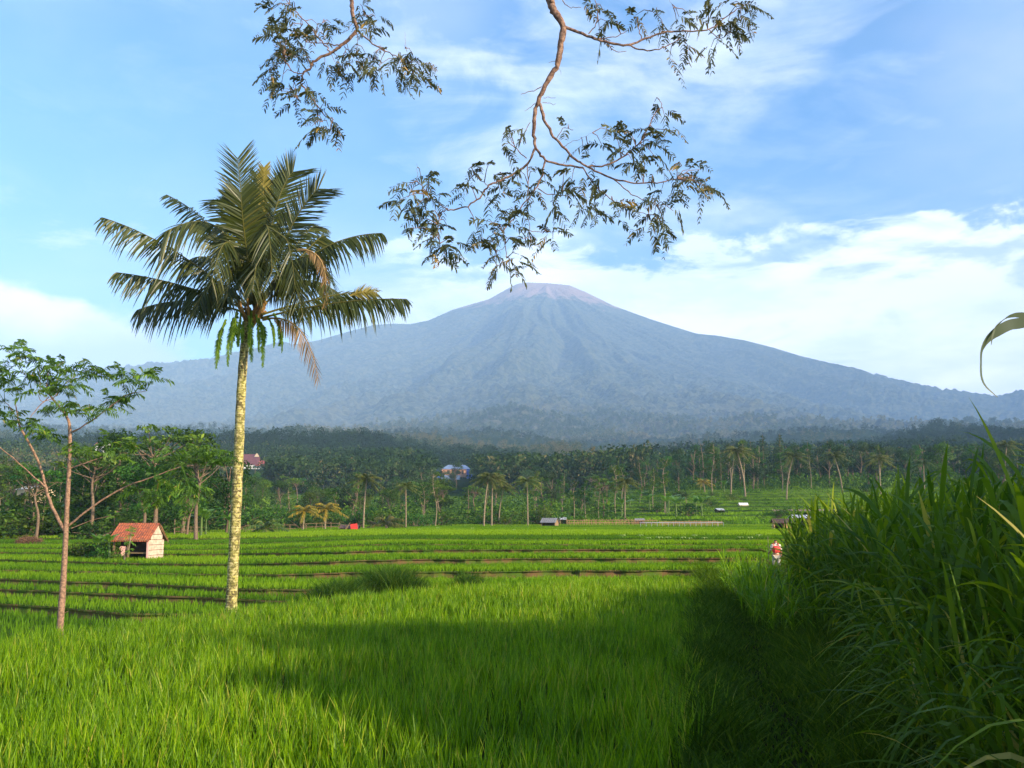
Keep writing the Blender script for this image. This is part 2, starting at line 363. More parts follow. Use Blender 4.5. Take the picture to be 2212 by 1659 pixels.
# mountain: wooded flanks, bare pinkish summit
m, t = new_mat('mountain'); g = t.add('ShaderNodeNewGeometry'); P = g.outputs['Position']
vo = t.add('ShaderNodeTexVoronoi', i_Scale=.042); t.put(vo.inputs['Vector'], P)
n1 = t.noise(P, .0016, 6, .6); n2 = t.noise(P, .012, 7, .65); n3 = t.noise(P, .05, 5, .6)
sp = t.add('ShaderNodeSeparateXYZ', i_0=P).outputs[2]
a = t.mix(t.rng(n2, .38, .62), (.022, .050, .020, 1), (.115, .125, .050, 1))
a = t.mix(t.rng(n3, .42, .60, 0, .85), a, (.012, .028, .014, 1))
a = t.mix(t.m('MULTIPLY', t.rng(n1, .45, .62), t.rng(sp, 900, 350, 0, .55)), a, (.15, .12, .05, 1))
cellv = t.add('ShaderNodeSeparateColor', i_0=vo.outputs['Color']).outputs[0]
a = t.mix(t.rng(cellv, .35, 1.0, 0, .75, False), a, (.17, .165, .075, 1)); a = t.mix(t.rng(cellv, .3, 0.0, 0, .6, False), a, (.012, .028, .014, 1))
bare = t.rng(t.m('ADD', sp, t.m('MULTIPLY', t.m('SUBTRACT', n2, .5), 420)), 1830, 1930)
a = t.mix(bare, a, (.42, .26, .20, 1))
p = t.add('ShaderNodeBsdfPrincipled', i_Base_Color=a, i_Roughness=.95)
hgt = t.m('MULTIPLY', t.m('SUBTRACT', 1.0, vo.outputs['Distance']), 1.0)
b = t.add('ShaderNodeBump', i_Height=t.m('ADD', t.m('MULTIPLY', vo.outputs['Distance'], -.02), n3), i_Strength=1.0, i_Distance=26.0); t.l.new(b.outputs[0], p.inputs['Normal'])
t.add('ShaderNodeOutputMaterial', i_Surface=p.outputs[0]); M['mountain'] = m

# ------------------------------------------------------------------ terraced fields
US = np.linspace(-0.9, 0.9, 361)
def row(pts, z):
    """field edge: photo points (x, y) lying at height z -> distance as a function of bearing"""
    g = np.array([gz(x, y, z) for x, y in pts]); u = g[:, 0] / g[:, 1]
    return np.interp(US, u, g[:, 1])
wig = lambda s, a: a * (fbm(US * 26, US * 0 + s, 3, s) - .5) * 2
lev = lambda z: np.full_like(US, z)
leftw = np.clip((-0.10 - US) / 0.10, 0, 1)
def zlr(zL, zR, px): f = np.clip((np.asarray(px, float) - 400) / 500, 0, 1); f = f * f * (3 - 2 * f); return zL + (zR - zL) * f
def lv2(zL, zR): return zlr(zL, zR, CX + US * F)
def row2(pts, zL, zR):
    g = np.array([gz(x, y, float(zlr(zL, zR, x))) for x, y in pts]); return np.interp(US, g[:, 0] / g[:, 1], g[:, 1])
EDGE = [  # (distance line, level beyond it)
    (row([(-300, 1440), (0, 1412), (200, 1378), (430, 1345), (640, 1312), (900, 1288), (1000, 1279), (1500, 1266), (2500, 1262)], 0), -0.62 * leftw),
    (row([(-300, 1325), (0, 1323), (100, 1330), (273, 1345), (430, 1345)], -.62), -0.40 * leftw),
    (row([(-300, 1284), (0, 1287), (300, 1300), (600, 1316), (900, 1300)], -.40), -0.20 * leftw),
    (row([(-300, 1262), (0, 1263), (300, 1275), (560, 1288), (900, 1288)], -.20), lev(0.0)),
    (row2([(-300, 1236), (0, 1240), (300, 1246), (600, 1255), (900, 1256), (1200, 1252), (1500, 1251), (2500, 1251)], 0, 0), lv2(.15, .34)),
    (row2([(-300, 1216), (0, 1219), (325, 1229), (720, 1229), (1200, 1223), (1500, 1221), (2500, 1221)], .15, .34), lv2(.36, .66)),
    (row2([(-300, 1200), (0, 1202), (500, 1206), (720, 1206), (1200, 1200), (1500, 1199), (2500, 1199)], .36, .66), lv2(.56, .94)),
    (row2([(-300, 1188), (0, 1190), (620, 1191), (1200, 1184), (1500, 1184), (2500, 1184)], .56, .94), lv2(.72, 1.10)),
    (row2([(-300, 1178), (600, 1178), (1200, 1171), (2500, 1171)], .72, 1.10), lv2(.86, 1.24)),
    (row2([(-300, 1166), (600, 1166), (1200, 1160), (2500, 1160)], .86, 1.24), lv2(1.0, 1.30)),
    (row2([(-300, 1152), (600, 1152), (1200, 1149), (2500, 1149)], 1.0, 1.30), lv2(1.15, 1.36)),
    (row2([(-300, 1143), (600, 1143), (1200, 1141.5), (2500, 1141.5)], 1.15, 1.36), lv2(1.35, 1.42)),
    (row2([(-300, 1138), (2500, 1138)], 1.35, 1.42), lev(1.5)),
]
for i, (d, z) in enumerate(EDGE):
    d[:] = d + (wig(i + 3, 0.011) + .006 * (fbm(US * 120, US * 0 + i * 3.1, 2, 40 + i) - .5)) * d
    if i: d[:] = np.maximum(d, EDGE[i - 1][0] + 0.35)
PATHDIP = lambda u, Yd: np.clip((u - 0.243) / 0.02, 0, 1) * np.clip((64 - Yd) / 8, 0, 1)
TY = [165, 220, 300, 420, 600, 1000, 1600, 2600]
TU = pxu(np.array([-400, 0, 300, 600, 900, 1200, 1500, 1800, 2212, 2700.]))
TT = np.array([[1134.7] * 10,
    [1112, 1112, 1113, 1118, 1121, 1118, 1108, 1105, 1105, 1105],
    [1080, 1085, 1090, 1098, 1102, 1088, 1062, 1058, 1058, 1058],
    [1055, 1058, 1058, 1062, 1070, 1066, 1046, 1040, 1038, 1038],
    [1010, 1012, 1010, 1014, 1030, 1050, 1038, 1030, 1028, 1028],
    [980, 980, 980, 985, 1002, 1022, 1012, 1002, 995, 990],
    [955, 955, 958, 962, 978, 990, 980, 970, 960, 955],
    [932, 932, 935, 938, 945, 950, 946, 940, 935, 930]], dtype=float)
TZ = np.array([[pz(TT[i, j], TY[i]) for j in range(10)] for i in range(8)])
def far_z(u, Yd):
    u = np.atleast_1d(np.asarray(u, float)); Yd = np.atleast_1d(np.asarray(Yd, float))
    ly = np.log(np.clip(Yd, 165, 2600)); L = np.log(TY)
    i = np.clip(np.searchsorted(L, ly) - 1, 0, 6); f = (ly - L[i]) / (L[i + 1] - L[i])
    cols = np.array([np.interp(u, TU, TZ[k]) for k in range(8)])
    k = np.arange(len(u)); z = cols[i, k] * (1 - f) + cols[i + 1, k] * f
    z = z + (fbm(u * 7 + 40, np.log(Yd) * 4.5 + 9, 3, 17) - .5) * Yd * .050 * np.clip((Yd - 640) / 250, 0, 1) * np.clip((2600 - Yd) / 500, 0, 1)
    return z
def ground_z(Xw, Yw):
    Xw = np.atleast_1d(np.asarray(Xw, float)); Yw = np.atleast_1d(np.asarray(Yw, float))
    u = Xw / np.maximum(Yw, 0.5); z = np.zeros_like(u)
    for d, zz in EDGE:
        z = np.where(Yw > np.interp(u, US, d), np.interp(u, US, zz), z)
    z = z * (1 - PATHDIP(u, Yw))
    return np.where(Yw > 165, far_z(u, Yw), z)
def gzz(x, y): return float(ground_z(x, y)[0])

mb = MB()
n = len(US)
def strip(lines, rv):
    K = len(lines); V = np.concatenate(lines)
    i = np.arange(K - 1)[:, None] * n; j = np.arange(n - 1)[None, :]
    mb.add(V, np.stack([i + j, i + j + 1, i + n + j + 1, i + n + j], -1).reshape(-1, 4), rv)
def line(d, z): return np.stack([US * d, d, z], -1)
ris = MB()
def rstrip(lines):
    K = len(lines); V = np.concatenate(lines)
    i = np.arange(K - 1)[:, None] * n; j = np.arange(n - 1)[None, :]
    ris.add(V, np.stack([i + j, i + j + 1, i + n + j + 1, i + n + j], -1).reshape(-1, 4), .5)
for i, (d, z) in enumerate(EDGE):
    dn = EDGE[i + 1][0] if i + 1 < len(EDGE) else lev(166.0)
    zc = (lambda dd: z * (1 - PATHDIP(US, dd)))
    zp = EDGE[i - 1][1] if i else lev(0)
    # riser (bund face) with a rough profile
    a = line(d - .05, zp * (1 - PATHDIP(US, d)) - .01); up = .03 + .03 * (fbm(US * 60, US * 0 + i, 3, i + 50))
    b = line(d + .05 + .08 * fbm(US * 90, US * 0, 2, i), (zp * .5 + z * .5) * (1 - PATHDIP(US, d)))
    c = line(d + .18, z * (1 - PATHDIP(US, d)) + up); e = line(d + .42, z * (1 - PATHDIP(US, d)) + up * .8); f = line(d + .55, z * (1 - PATHDIP(US, d)) - .01)
    rstrip([a, b, c, e, f])
    steps = [d + .05 + (dn - d - .05) * t for t in np.linspace(0, 1, 6)]
    strip([line(s, zc(s)) for s in steps], .5)
o = mb.build('field_ground', M['field_soil']); tag(o, kind='structure')
o = ris.build('terrace_banks', M['soil']); tag(o, kind='structure')
# near field sheet
near = MB(); e0 = EDGE[0][0]
V = np.concatenate([np.stack([US * e0, e0, US * 0], -1), np.stack([np.linspace(-60, 60, n), US * 0 - 50, US * 0], -1)])
j = np.arange(n - 1); near.add(V, np.stack([j + n, j + n + 1, j + 1, j], -1), .5)
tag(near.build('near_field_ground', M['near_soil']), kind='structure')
b = MB(); V, f_ = box(-7300, 7300, -55, 9900, -1.4, -1.2); b.add(V, f_); tag(b.build('ground', M['base_soil']), kind='structure')

# valley and foothills beyond the fields
us = np.linspace(-.85, .85, 420); ys = np.exp(np.linspace(math.log(165.5), math.log(2700), 260))
UU, YY = np.meshgrid(us, ys); Zt = far_z(UU.ravel(), YY.ravel()).reshape(UU.shape)
XX = UU * YY
tw = np.clip((YY - 170) / 60, 0, 1) * np.clip((520 - YY) / 80, 0, 1)
zq = Zt / 0.9; st_ = (np.floor(zq) + np.clip((zq - np.floor(zq)) * 4 - 0.0, 0, 1)) * 0.9     # hillside terraces
Zt = Zt * (1 - tw) + st_ * tw + (fbm(XX / 60, YY / 60, 4, 3) - .5) * np.clip((YY - 170) / 200, 0, 8)
def grid_obj(name, XX, YY, ZZ, mat, smooth=True):
    r, c = XX.shape; V = np.stack([XX, YY, ZZ], -1).reshape(-1, 3)
    i = np.arange(r - 1)[:, None] * c; j = np.arange(c - 1)[None, :]
    Fq = np.stack([i + j, i + j + 1, i + c + j + 1, i + c + j], -1).reshape(-1, 4)
    return mesh_obj(name, V, Fq, np.full(len(V), .5), mat, None, smooth)
tag(grid_obj('foothills', XX, YY, Zt, M['hill_ground'], False), kind='structure')

# ------------------------------------------------------------------ mountain
SIL = np.array([(-900, 905), (-400, 868), (-100, 838), (0, 828), (100, 812), (238, 792), (330, 784), (400, 779), (461, 771), (560, 757), (678, 735), (741, 717), (800, 702), (844, 699), (881, 700), (921, 692),
    (977, 668), (1055, 646), (1103, 620), (1118, 613), (1140, 610), (1190, 612), (1233, 616), (1270, 631), (1333, 661), (1415, 690), (1512, 720), (1570, 727), (1620, 735), (1680, 750), (1740, 768), (1800, 783), (1900, 806),
    (2000, 833), (2100, 852), (2170, 864), (2200, 858), (2230, 850), (2300, 838), (2400, 845), (2700, 880)], dtype=float)
cols = np.linspace(-.84, .84, 1150); YR = 9000.0; Y0 = 2550.0
sx = CX + cols * F / .9915; sily = np.interp(sx, SIL[:, 0], SIL[:, 1])
zr = np.array([pz(y, YR) for y in sily])
T1 = np.linspace(0, 1, 480); T2 = np.linspace(1.01, 1.12, 14)
Tt = np.concatenate([T1, T2])[:, None]; UU = cols[None, :] + 0 * Tt; YY = Y0 + (YR - Y0) * Tt + 0 * UU
z0 = far_z(cols, np.full_like(cols, 2600.))[None, :] - 14
pr = 0.16 * np.clip(Tt, 0, 1) + 0.84 * np.clip(Tt, 0, 1) ** 1.75
ZZ = z0 + (zr[None, :] - z0) * pr
ZZ = np.where(Tt > 1, ZZ - (Tt - 1) * 3500, ZZ)
XX = UU * YY; PX = pxu(1185) * YR
rr = np.hypot(XX - PX, YY - YR) + 1; th = np.arctan2(XX - PX, YR - YY + 1)
gul = fbm(th * 9 + (fbm(XX / 900, YY / 900, 3, 5) - .5) * 1.1, rr / 2600, 4, 11)
fade = np.clip((1.0 - Tt) / .06, 0, 1) * np.clip(Tt / .1, 0, 1)
ZZ = ZZ + (gul - .5) * 500 * fade * np.clip(rr / 2200, .2, 1) * (0.35 + .65 * np.clip(Tt, 0, 1))
ZZ = ZZ + (fbm(XX / 420, YY / 420, 4, 21) - .5) * 70 * fade
ZZ = ZZ + (vnoise(XX / 21, YY / 26, 31) - .5) * 34 * np.clip((2200 - rr) / -900, 0, 1) * np.clip((1.01 - Tt) / .01, .35, 1)
ZZ = ZZ + (vnoise(XX / 75, YY / 75, 33) - .5) * 34 * fade * np.clip((1500 - rr) / -900, 0, 1)
tag(grid_obj('mountain', XX, YY, ZZ, M['mountain'], True), kind='structure')

# ------------------------------------------------------------------ rice in the near field (blade by blade)
def scatter_u(nn, ylo, yhi, ulo=-.62, uhi=.36):
    Yd = np.sqrt(rng.random(nn) * (yhi ** 2 - ylo ** 2) + ylo ** 2); u = ulo + rng.random(nn) * (uhi - ulo)
    return u, Yd
def field_right(Yd):        # right-hand edge of the near rice field
    return np.interp(Yd, [4, 8, 12, 18, 26, 36, 45], [.85, 1.28, 1.95, 2.9, 4.5, 6.5, 8.0])
def rice(name, dens, nb, ylo, yhi, h, wd, K, label):
    area = (.98) * .5 * (yhi ** 2 - ylo ** 2); nn = int(area * dens)
    u, Yd = scatter_u(nn, ylo, yhi); e = np.interp(u, US, EDGE[0][0])
    Xw = u * Yd; ok = (Yd < e - .1) & (Xw < field_right(Yd) + rng.normal(0, .2, nn)); Xw, Yd = Xw[ok], Yd[ok]
    Xw = np.round(Xw / .2) * .2 + rng.normal(0, .03, len(Xw)); Yd = np.round(Yd / .2) * .2 + rng.normal(0, .03, len(Yd))
    patch = .75 * fbm(Xw / 2.2, Yd / 2.2, 3, 9) + .25 * rng.random(len(Xw)) + rng.normal(0, .05, len(Xw))
    P = np.repeat(np.stack([Xw, Yd, 0 * Xw], -1), nb, 0); pk = np.repeat(patch, nb)
    P[:, :2] += rng.normal(0, .045, (len(P), 2))
    hh = h * (.62 + .7 * pk) * rng.uniform(.62, 1.12, len(P)); R = np.clip(.12 + .60 * pk + rng.normal(0, .26, len(P)), 0, .95)
    R[rng.random(len(P)) < .015] = 1.0
    V, Fq, RR = blades(P, hh, wd * rng.uniform(.7, 1.2, len(P)), rng.uniform(.05, .38, len(P)), K, rng.uniform(0, .12, len(P)), R=R)
    o = mesh_obj(name, V, Fq, RR, M['rice']); tag(o, label, 'rice', None, 'stuff'); return o
rice('rice_plants', 28, 15, 3.5, 13, .54, .0155, 5, 'bright green rice blades filling the nearest part of the field')
rice('rice_plants', 22, 15, 13, 24, .47, .017, 4, 'bright green rice in the middle of the near field')
rice('rice_plants', 15, 13, 24, 48, .42, .024, 3, 'sunlit rice along the far edge of the near field')

# rice on the terraces
def terrace_rice():
    mbx = MB(); mbg = MB(); flat = MB()
    for i, (d, z) in enumerate(EDGE):
        dn = EDGE[i + 1][0] if i + 1 < len(EDGE) else lev(162.)
        dm, dnm = d.mean(), dn.mean()
        dens = np.interp(dm, [20, 45, 90, 150], [46, 44, 30, 12]); hgt = [.24, .22, .22, .24, .23, .23, .22, .21, .22, .26, .20, .20, .20][i]
        if i in (8, 11): hgt *= .8
        nn = int(max(dnm - dm, .4) * dm * 1.25 * dens * 1.0); u = rng.uniform(-.62, .62, nn)
        da = np.interp(u, US, d) + .30; db = np.interp(u, US, dn) - .30
        ok = db > da + .1; u, da, db = u[ok], da[ok], db[ok]
        Yd = da + rng.random(len(u)) * (db - da); Xw = u * Yd
        # rows
        Yd = np.round(Yd / .28) * .28 + rng.normal(0, .04, len(Yd)); Yd = np.maximum(Yd, da)
        k2 = (u < .25) | (Yd > 60); Xw, Yd = Xw[k2], Yd[k2]
        P = np.stack([Xw, Yd, ground_z(Xw, Yd)], -1); P = np.repeat(P, 2, 0); P[:, :2] += rng.normal(0, .04, (len(P), 2))
        pk = fbm(P[:, 0] / 3, P[:, 1] / 3, 3, 14); sc_ = np.interp(dm, [20, 45, 90, 150], [.022, .036, .060, .10])
        tone = [.35, .5, .38, .6, .45, .6, .45, .6, .15, .92, .6, .42, .75][i]
        R = np.clip(tone + (pk - .5) * .9 + rng.normal(0, .09, len(P)), 0, 1)
        V, Fq, RR = blades(P, hgt * rng.uniform(.7, 1.15, len(P)), sc_, rng.uniform(.1, .35, len(P)), 3, 0, R=R, face=rng.normal(0, .6, len(P)))
        mbx.add(V, Fq, RR)
        # weeds on the bank
        nw = int(dm * 1.24 * np.interp(dm, [20, 60, 150], [60, 40, 14])); u = rng.uniform(-.62, .62, nw); dd = np.interp(u, US, d) + rng.uniform(-.05, .5, nw)
        g_ = fbm(u * 30, u * 0 + i * 7.3, 3, 8); keep = g_ + rng.random(nw) * .5 > (.58 if i > 3 else .50); u, dd = u[keep], dd[keep]
        P = np.stack([u * dd, dd, ground_z(u * dd, dd) + .02], -1)
        V, Fq, RR = blades(P, rng.uniform(.06, .20, len(P)), sc_ * .8, rng.uniform(.2, .7, len(P)), 3, .1)
        mbg.add(V, Fq, RR)
    V, Fq, R = mbx.arrays(); tag(mesh_obj('terrace_rice', V, Fq, R, M['rice_far']), 'rows of young rice on the stepped terraces behind the near field', 'rice', None, 'stuff')
    V, Fq, R = mbg.arrays(); tag(mesh_obj('bank_weeds', V, Fq, R, M['bund_grass']), 'short weeds and grass growing on the brown terrace banks', 'weeds', None, 'stuff')
terrace_rice()

# ------------------------------------------------------------------ path with low weeds, right of the field
Yp = np.linspace(1.5, 62, 60); pc = field_right(Yp) + .8 + np.interp(Yp, [2, 12, 30, 60], [.15, .35, .7, 1.2])
pw = np.interp(Yp, [2, 30, 60], [.45, .6, .8])
V = np.concatenate([np.stack([pc - pw, Yp, 0 * Yp + .012], -1), np.stack([pc + pw, Yp, 0 * Yp + .012], -1)]); j = np.arange(59)
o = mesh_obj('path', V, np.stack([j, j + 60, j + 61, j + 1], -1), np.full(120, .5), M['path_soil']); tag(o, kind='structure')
def weeds():
    nn = 60000; Yd = 3 + 45 * rng.random(nn) ** 1.5
    f0 = field_right(Yd); wid = np.interp(Yd, [3, 10, 25, 48], [3.0, 3.2, 4.0, 4.5]); q = rng.random(nn); Xw = f0 + q * wid
    c_ = np.interp(Yd, Yp, pc); onp = np.abs(Xw - c_) < .32; keep = ~(onp & (rng.random(nn) < .15)); Xw, Yd = Xw[keep], Yd[keep]
    c_ = c_[keep]; side = np.clip(np.abs(Xw - c_), 0, 1.0)
    P = np.stack([Xw, Yd, 0 * Xw], -1); ck = fbm(Xw / .9, Yd / .9, 3, 77)
    hh = (.12 + .34 * side) * (.4 + 1.2 * ck) * rng.uniform(.6, 1.3, len(P)) * np.interp(Yd, [3, 25, 48], [1, 1.1, 1.5])
    V, Fq, R = blades(P, hh, rng.uniform(.010, .028, len(P)), rng.uniform(.2, 1.1, len(P)), 4, rng.uniform(.1, .5, len(P)))
    mesh_o = mesh_obj('path_weeds', V, Fq, R, M['weeds']); tag(mesh_o, 'low dark weeds covering the shaded footpath beside the rice', 'weeds', None, 'stuff')
weeds()

# ------------------------------------------------------------------ elephant grass thicket on the right
GE = lambda Yd: np.interp(Yd, [2, 5, 8, 12, 18, 25, 31, 40], [2.9, 3.1, 3.8, 4.8, 5.9, 6.8, 8.2, 11])
def grass_stalks(P, H, lw, ll, nl, name, label, mat='tall_grass', K=7, lean=.12, stems=True, droopf=1.0):
    N = len(P); mbx = MB()
    yaw = rng.random(N) * 2 * np.pi; la = rng.uniform(0, lean, N)
    def sp(t):       # stem position at fraction t
        return P + np.stack([np.cos(yaw) * la * H * t ** 1.6, np.sin(yaw) * la * H * t ** 1.6, H * .80 * t], -1)
    if stems:
        tt = np.linspace(0, 1, 5); C = np.stack([sp(x) for x in tt], 1); f = rng.random(N) * np.pi
        for q in (0, np.pi / 2):
            wv = np.interp(tt, [0, .7, 1], [.011, .008, .003])[None, :]
            S = np.stack([np.cos(f + q)[:, None] * wv, np.sin(f + q)[:, None] * wv, 0 * wv + 0 * f[:, None]], -1)
            mbx.add(*ribbons(C, S, np.full(N, .25)))
    for k in range(nl):
        fr = (k + .5 + rng.uniform(-.4, .4, N)) / nl; fr = .12 + .88 * fr
        B = P + np.stack([np.cos(yaw) * la * H * fr ** 1.6, np.sin(yaw) * la * H * fr ** 1.6, H * .80 * fr], -1)
        a = rng.random(N) * 2 * np.pi; L = ll * rng.uniform(.55, 1.15, N) * np.interp(fr, [0, .5, 1], [.7, 1.1, .9]); el = rng.uniform(.85, 1.50, N) * np.interp(fr, [0, 1], [.85, 1.0])
        t = np.linspace(0, 1, K)[None, :]; dr = (rng.uniform(.15, 1.0, N) * np.interp(fr, [0, .6, 1], [1.2, 1.0, .75]))[:, None] * droopf
        hx = L[:, None] * np.cos(el)[:, None] * (t + .55 * dr * t * t); zz = L[:, None] * (np.sin(el)[:, None] * t - dr * .95 * t ** 2.3)
        C = np.stack([B[:, 0:1] + np.cos(a)[:, None] * hx, B[:, 1:2] + np.sin(a)[:, None] * hx, B[:, 2:3] + zz], -1)
        C[..., 2] = np.maximum(C[..., 2], .03)
        w_ = lw * rng.uniform(.6, 1.2, N)[:, None] * .5 * np.interp(t, [0, .15, .5, 1], [.45, .9, 1, .03])
        tw = rng.normal(0, .35, N)[:, None] * t + rng.normal(0, .25, N)[:, None]
        S = np.stack([-np.sin(a)[:, None] * w_ * np.cos(tw), np.cos(a)[:, None] * w_ * np.cos(tw), w_ * np.sin(tw)], -1)
        R = np.clip(rng.normal(.42, .24, N), 0, .92); R[rng.random(N) < .02] = 1
        mbx.add(*ribbons(C, S, R))
    V, Fq, R = mbx.arrays(); o = mesh_obj(name, V, Fq, R, M[mat]); tag(o, label, 'tall grass', None, 'stuff'); return o
nn = 2200; Yd = 4.6 + 26 * rng.random(nn) ** .9; Xw = GE(Yd) + .1 + rng.random(nn) ** 1.3 * np.interp(Yd, [4, 30], [3.2, 9])
H = rng.uniform(2.6, 3.35, nn) * np.clip(.70 + (Xw - GE(Yd)) * .6, 0, 1) * np.interp(Yd, [4, 7, 12, 30], [1.02, 1.06, 1.12, 1.06]) * (.84 + .28 * fbm(Xw / 1.3, Yd / 1.3, 2, 61))
grass_stalks(np.stack([Xw, Yd, 0 * Xw], -1), H, .072, 1.22, 7, 'elephant_grass', 'thicket of tall dark green elephant grass along the right of the path')
nn = 270; Yd = rng.uniform(3.2, 14, nn); Xw = GE(Yd) - .35 + rng.random(nn) * .6
grass_stalks(np.stack([Xw, Yd, 0 * Xw], -1), rng.uniform(.9, 2.0, nn), .050, 1.35, 6, 'elephant_grass', 'drooping outer leaves of the grass thicket hanging over the path', droopf=1.25, lean=.3)
nn = 260; Yd = rng.uniform(22, 38, nn); Xw = np.interp(Yd, [22, 38], [5.3, 7.6]) + rng.random(nn) * 1.5
grass_stalks(np.stack([Xw, Yd, 0 * Xw], -1), rng.uniform(.7, 1.6, nn), .032, .8, 6, 'elephant_grass', 'sunlit lower grass at the far end of the path before the terraces', mat='rice', lean=.2, droopf=.6)

# single curled leaf arching in from the right, close to the camera
def curve_ribbon(pix, Yd, widths, R, up=(0, 0, 1), twist=None):
    P = smooth_line([at(x, y, Yd + dz) for x, y, dz in pix], 6); K = len(P)
    tan = np.gradient(P, axis=0); tan /= np.linalg.norm(tan, axis=1)[:, None]
    nrm = np.cross(tan, np.array([0, 1, 0])); nrm /= np.linalg.norm(nrm, axis=1)[:, None] + 1e-9
    tt = np.linspace(0, 1, K); w_ = np.interp(tt, np.linspace(0, 1, len(widths)), widths)
    tw = np.interp(tt, np.linspace(0, 1, len(twist)), twist) if twist is not None else 0 * tt
    S = nrm * (np.cos(tw) * w_)[:, None] + np.array([0, 1, 0])[None, :] * (np.sin(tw) * w_)[:, None]
    return P, S
stk = empty('grass_stalk', (1.95, 3.1, 0), 'single grass stalk at the right edge, its leaf hooked against the sky', 'grass stalk')
P1 = at(2290, 700, 3.1); b = MB(); b.add(*tube(smooth_line([(1.95, 3.1, 0), (1.93, 3.1, 1.4), P1 - np.array([-.1, 0, .25]), P1 + np.array([.12, 0, .0])], 4) - np.array([1.95, 3.1, 0]), .010, 6)); b.build('stem', M['stalk'], stk)
for pix, wd_, tw_ in (([(2300, 672, 0), (2212, 696, 0), (2181, 702, 0), (2155, 716, 0), (2134, 733, 0), (2121, 756, 0), (2119, 783, .01), (2120, 812, .02), (2129, 834, .02), (2155, 858, .03)], [.018, .017, .016, .016, .012, .009, .008, .007, .004, .001], [.3, .2, 0, .3, .5, .8, .8, .7, .5, .2]),
                      ([(2300, 690, .04), (2212, 681, .03), (2186, 682, .02), (2169, 690, .01), (2153, 705, 0), (2145, 722, -.01), (2141, 745, -.01)], [.009, .009, .006, .002, .004, .004, .001], [.2, .2, .5, .9, .5, .4, .2])):
    C, S = curve_ribbon(pix, 3.1, wd_, .5, twist=tw_); off = np.array([1.95, 3.1, 0])
    V, Fq, R = ribbons((C - off)[None], S[None], [.45]); mesh_obj('leaf', V, Fq, R, M['hook_leaf'], stk, True)

# ------------------------------------------------------------------ coconut palm
PY = 27.0; pb = gz(497, 1338, 0); PY = pb[1]
palm = empty('coconut_palm', pb, 'tall coconut palm with a pale lichen-covered trunk at the near field edge', 'palm tree')
def rel(x, y, dy=0, o=pb, Yd=None): return at(x, y, (Yd or PY) + dy) - o
tp = smooth_line([rel(497, 1345), rel(500, 1300), rel(505, 1200), rel(512, 1060), rel(517, 940), rel(521, 850), rel(527, 760), rel(535, 700), rel(541, 670)], 5)
rad = np.interp(np.linspace(0, 1, len(tp)), [0, .05, .15, .5, .85, 1], [.25, .170, .145, .130, .108, .11]) * (1 + .05 * np.sin(np.arange(len(tp)) * 2.3))
b = MB(); b.add(*tube(tp, rad, 20)); b.build('trunk', M['palm_bark'], palm, True)
def frond(base, mid, tip, mat, parent, L=.95, n=70, sag=.55, wid=.052, plane=None, ragged=.25, endcut=0.0, name='frond', spread=.8):
    base, mid, tip = map(np.asarray, (base, mid, tip)); t = np.linspace(0, 1, n)
    P = ((1 - t) ** 2)[:, None] * base + (2 * t * (1 - t))[:, None] * (2 * mid - .5 * base - .5 * tip) + (t ** 2)[:, None] * tip
    tan = np.gradient(P, axis=0); tan /= np.linalg.norm(tan, axis=1)[:, None]
    if plane is None: plane = np.array([0, -1, .55])
    plane = np.asarray(plane, float); plane /= np.linalg.norm(plane)
    side = np.cross(tan, plane); side /= np.linalg.norm(side, axis=1)[:, None] + 1e-9
    b = MB(); b.add(*tube(P[::5] if n % 5 == 1 else np.vstack([P[::5], P[-1]]), np.interp(np.linspace(0, 1, len(P[::5]) + (0 if n % 5 == 1 else 1)), [0, .2, 1], [.035, .024, .006]), 5), R=1.0)
    prof = np.interp(t, [0, .12, .22, .5, .8, .97, 1], [0, .05, .75, 1, .85 + .12 * endcut, .55 + .4 * endcut, .4 + .5 * endcut])
    for sgn in (-1, 1):
        sel = prof > .1; Q = P[sel]; m_ = len(Q); ln = L * prof[sel] * (1 - ragged * rng.random(m_) * (rng.random(m_) < .5))
        fw = np.interp(t[sel], [0, .6, 1], [.45, .6, 1.0])[:, None]
        dr = side[sel] * sgn * spread + tan[sel] * fw + rng.normal(0, .07, (m_, 3)) + np.array([0, 0, .08])
        dr /= np.linalg.norm(dr, axis=1)[:, None]
        s = np.linspace(0, 1, 5)[None, :, None]; g_ = sag * rng.uniform(.6, 1.3, m_)[:, None, None]
        C = Q[:, None, :] + dr[:, None, :] * ln[:, None, None] * (s * (1 - .22 * g_) - .10 * g_ * s * s) + np.array([0, 0, -1.]) * (ln[:, None, None] * g_ * (.62 * s + .38 * s ** 2))
        wv = tan[sel] * .8 + plane * rng.normal(0, .35, (m_, 1)); wv /= np.linalg.norm(wv, axis=1)[:, None]
        W = wid * .5 * np.interp(s, [0, .3, .7, 1], [.6, 1, .75, .05])
        b.add(*ribbons(C, wv[:, None, :] * W, np.clip(rng.normal(.45, .22, m_), 0, 1)))
    return b.build(name, M[mat], parent)
def q(X_, Y_): return (180 + .369 * X_, 252 + .369 * Y_)
CB = (985, 1120)
